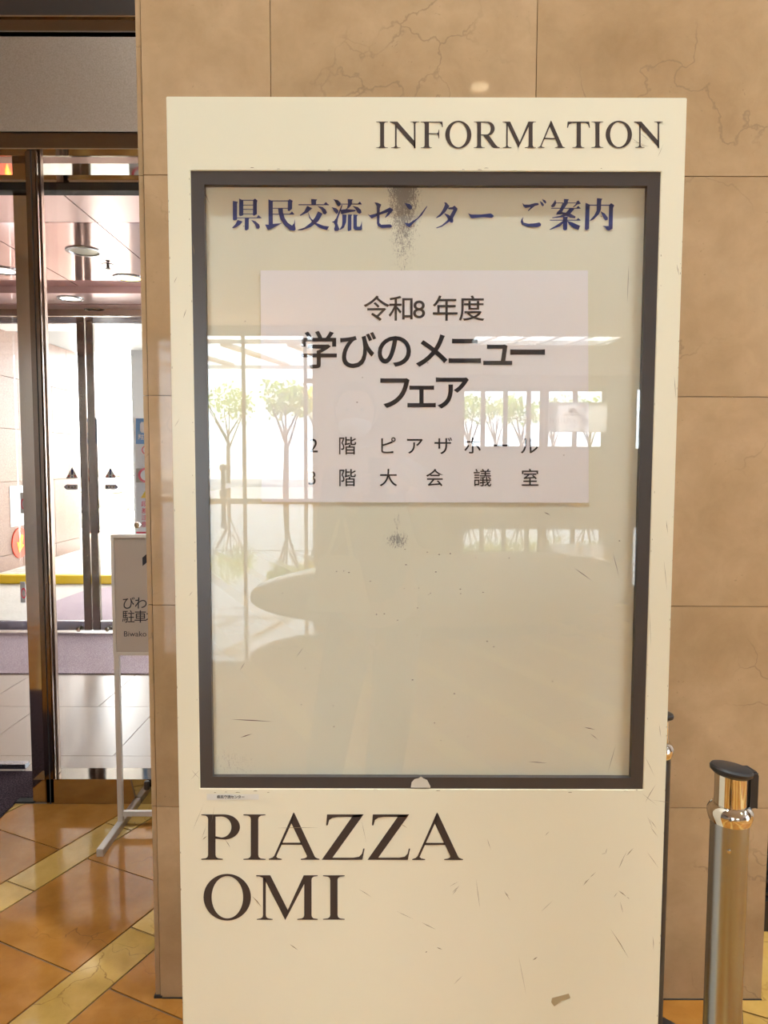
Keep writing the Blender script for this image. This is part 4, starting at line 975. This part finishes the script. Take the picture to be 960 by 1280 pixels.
# ================================================================== PHOTOGRAPHER (mirrored in the glass)
BY=-.42
per=tag(empty('person',(-.12,BY,0)),'standing person in grey coat, dark trousers and white mask, taking the photo with a phone','person')
def skin(name,joints,edges,m,parent,sub=2,root=0):
    me=bpy.data.meshes.new(name); me.from_pydata([j[0] for j in joints],edges,[]); o=link(name,me,m,parent)
    sm=o.modifiers.new('skin','SKIN'); sm.use_smooth_shade=True
    lay=me.skin_vertices[0].data if me.skin_vertices else None
    if lay is None:
        bm=bmesh.new(); bm.from_mesh(me); L=bm.verts.layers.skin.verify(); bm.to_mesh(me); bm.free(); lay=me.skin_vertices[0].data
    for k,j in enumerate(joints):
        r=j[1]; lay[k].radius=(r,r) if not isinstance(r,tuple) else r
    lay[root].use_root=True
    s=o.modifiers.new('sub','SUBSURF'); s.levels=sub; s.render_levels=sub
    return o
BX=-.03
# body: pelvis, spine, neck, arms to wrists, legs to ankles
J=[((BX,BY,.94),(.165,.12)),((BX-.01,BY+.01,1.12),(.155,.11)),((BX-.02,BY,1.32),(.19,.12)),((BX-.03,BY,1.47),(.12,.09)),((BX-.07,BY+.02,1.56),.055),
   ((BX-.165,BY+.01,1.43),.062),((BX-.19,BY+.10,1.17),.050),((-.095,-.085,1.40),.034),
   ((BX+.165,BY+.01,1.43),.062),((BX+.22,BY+.10,1.17),.050),((.095,-.085,1.40),.034),
   ((BX-.10,BY,.84),.10),((BX-.17,BY+.03,.48),.070),((BX-.24,BY-.02,.10),.048),
   ((BX+.09,BY,.84),.10),((BX+.07,BY+.04,.48),.070),((BX+.02,BY-.01,.10),.048)]
E=[(0,1),(1,2),(2,3),(3,4),(3,5),(5,6),(6,7),(3,8),(8,9),(9,10),(0,11),(11,12),(12,13),(0,14),(14,15),(15,16)]
body=skin('body',J,E,M['skin'],per)
# clothes
coat=[((BX,BY,.86),(.19,.15)),((BX-.01,BY+.01,1.12),(.18,.135)),((BX-.02,BY,1.32),(.21,.14)),((BX-.03,BY,1.46),(.14,.105)),
   ((BX-.17,BY+.01,1.43),.076),((BX-.195,BY+.10,1.17),.064),((-.135,-.135,1.35),.050),((BX+.17,BY+.01,1.43),.076),((BX+.225,BY+.10,1.17),.064),((.13,-.13,1.35),.050)]
skin('coat',coat,[(0,1),(1,2),(2,3),(3,4),(4,5),(5,6),(3,7),(7,8),(8,9)],M['coat'],per)
tr=[((BX,BY,.95),(.175,.135)),((BX-.10,BY,.83),.118),((BX-.17,BY+.03,.48),.098),((BX-.24,BY-.02,.09),.088),((BX+.09,BY,.83),.118),((BX+.07,BY+.04,.48),.098),((BX+.02,BY-.01,.09),.088)]
skin('trousers',tr,[(0,1),(1,2),(2,3),(0,4),(4,5),(5,6)],M['trouser'],per)
for fx in (BX-.24,BX+.02):
    skin('shoe',[((fx,BY-.03,.052),.048),((fx,BY+.08,.042),.046),((fx-.005,BY+.18,.036),.036)],[(0,1),(1,2)],M['black'],per)
# head
hx,hy,hz=-.12,BY+.05,1.70
bm=bmesh.new(); bmesh.ops.create_uvsphere(bm,u_segments=40,v_segments=28,radius=1)
for v in bm.verts:
    x,y,z=v.co
    w=.078*(1-.16*max(0,-z)); d_=.098
    px_,py_,pz_=x*w,y*d_,z*.115
    if y>0:
        nx=math.exp(-(x/.16)**2)
        py_+=.022*nx*math.exp(-((z+.10)/.16)**2)           # nose
        py_+=.006*math.exp(-(x/.3)**2)*math.exp(-((z+.45)/.10)**2) # lips
        py_-=.010*math.exp(-((abs(x)-.38)/.16)**2)*math.exp(-((z-.08)/.10)**2) # eye sockets
        py_+=.008*math.exp(-(x/.3)**2)*math.exp(-((z+.85)/.15)**2) # chin
    v.co=Vector((hx+px_,hy+py_,hz+pz_))
me=bpy.data.meshes.new('head'); bm.to_mesh(me); bm.free(); hd=link('head',me,M['skin'],per,True)
for s in (-1,1):
    b=MB(); b.lathe([(0,-.009),(.007,-.006),(.0095,0),(.007,.006),(0,.009)],(hx+s*.030,hy+.081,hz+.010),14); b.build('eye',M['hair'],hd,smooth=True)
    b=MB(); b.lathe([(0,-.032),(.011,-.025),(.014,0),(.015,.018),(0,.030)],(hx+s*.079,hy-.004,hz),12); b.build('ear',M['skin'],hd,smooth=True)
bm=bmesh.new(); bmesh.ops.create_uvsphere(bm,u_segments=40,v_segments=24,radius=1)
for v in bm.verts:
    x,y,z=v.co
    y2=y if y<.2 else .2+(y-.2)*.35 if z<.55 else y
    v.co=Vector((hx+x*.090,hy-.012+y2*.108,hz+.022+z*.115*(1 if z>-.6 else 1)))
bmesh.ops.delete(bm,geom=[v for v in bm.verts if v.co.y>hy+.02 and v.co.z<hz+.045],context='VERTS')
me=bpy.data.meshes.new('hair'); bm.to_mesh(me); bm.free(); link('hair',me,M['hair'],per,True)
bm=bmesh.new(); bmesh.ops.create_uvsphere(bm,u_segments=32,v_segments=20,radius=1)
for v in bm.verts:
    x,y,z=v.co; v.co=Vector((hx+x*.068,hy+.030+y*.078+.018*math.exp(-(x/.25)**2)*(y>0),hz-.052+z*.048))
bmesh.ops.delete(bm,geom=[v for v in bm.verts if v.co.y<hy+.02],context='VERTS')
me=bpy.data.meshes.new('mask'); bm.to_mesh(me); bm.free(); link('face_mask',me,M['mask'],per,True)
# phone held upright in both hands; its lens is the camera
ph=tag(empty('smartphone',(0,-.02,H-.13)),'black smartphone held upright in both hands of the person','phone')
b=MB(); b.box(-.058,.018,-.022,-.013,H-.135,H+.018); b.build('phone_body',M['black'],ph,bevel=.003)
b=MB(); b.box(-.052,.012,-.0235,-.022,H-.128,H+.011); b.build('screen',mat('screen_glass',(.02,.02,.025),.1),ph)
for s,wx in ((-1,-.095),(1,.095)):
    ex=-.058 if s<0 else .018
    w=Vector((wx,-.085,1.40)); pc_=Vector((ex+s*.018,-.045,1.425))
    Jh=[(tuple(w),.026),(tuple(w.lerp(pc_,.6)),(.030,.018)),(tuple(pc_),(.030,.016))]; Eh=[(0,1),(1,2)]
    for k,(ln) in enumerate((.9,1.0,.95,.78)):
        zf=1.452-.021*k; base=len(Jh)
        Jh+=[((ex+s*.020,-.030,zf),.0095),((ex+s*.010,-.0115+.004,zf+.001),.0085),((ex-s*.012*ln,-.0055,zf+.002),.0078)]
        Eh+=[(2,base),(base,base+1),(base+1,base+2)]
    base=len(Jh); Jh+=[((ex+s*.012,-.052,1.405),.011),((ex-s*.004,-.040,1.428),.0095),((ex-s*.016,-.032,1.444),.0085)]; Eh+=[(1,base),(base,base+1),(base+1,base+2)]
    skin('hand',Jh,Eh,M['skin'],per,2)
# tote bag hanging from the forearm
tb=tag(empty('tote_bag',(-.18,-.17,.92)),'cream canvas tote bag hanging from the person arm','bag')
b=MB(); b.prism([(-.31,-.20,.925),(-.05,-.20,.915),(-.10,-.20,1.13),(-.245,-.20,1.14)],(0,.07,0)); b.build('bag_body',M['tote'],tb,bevel=.012)
for yy_ in (-.185,-.145):
    b=MB(); pts=[Vector((-.22,yy_,1.13)),Vector((-.185,yy_,1.24)),Vector((-.16,yy_,1.325)),Vector((-.145,yy_,1.24)),Vector((-.125,yy_,1.125))]
    for p_,q_ in zip(pts,pts[1:]): b.tube(p_,q_,.007,n=8)
    b.build('handle',M['tote'],tb,smooth=True)
# ================================================================== daylight through the doors
bpy.context.view_layer.update()
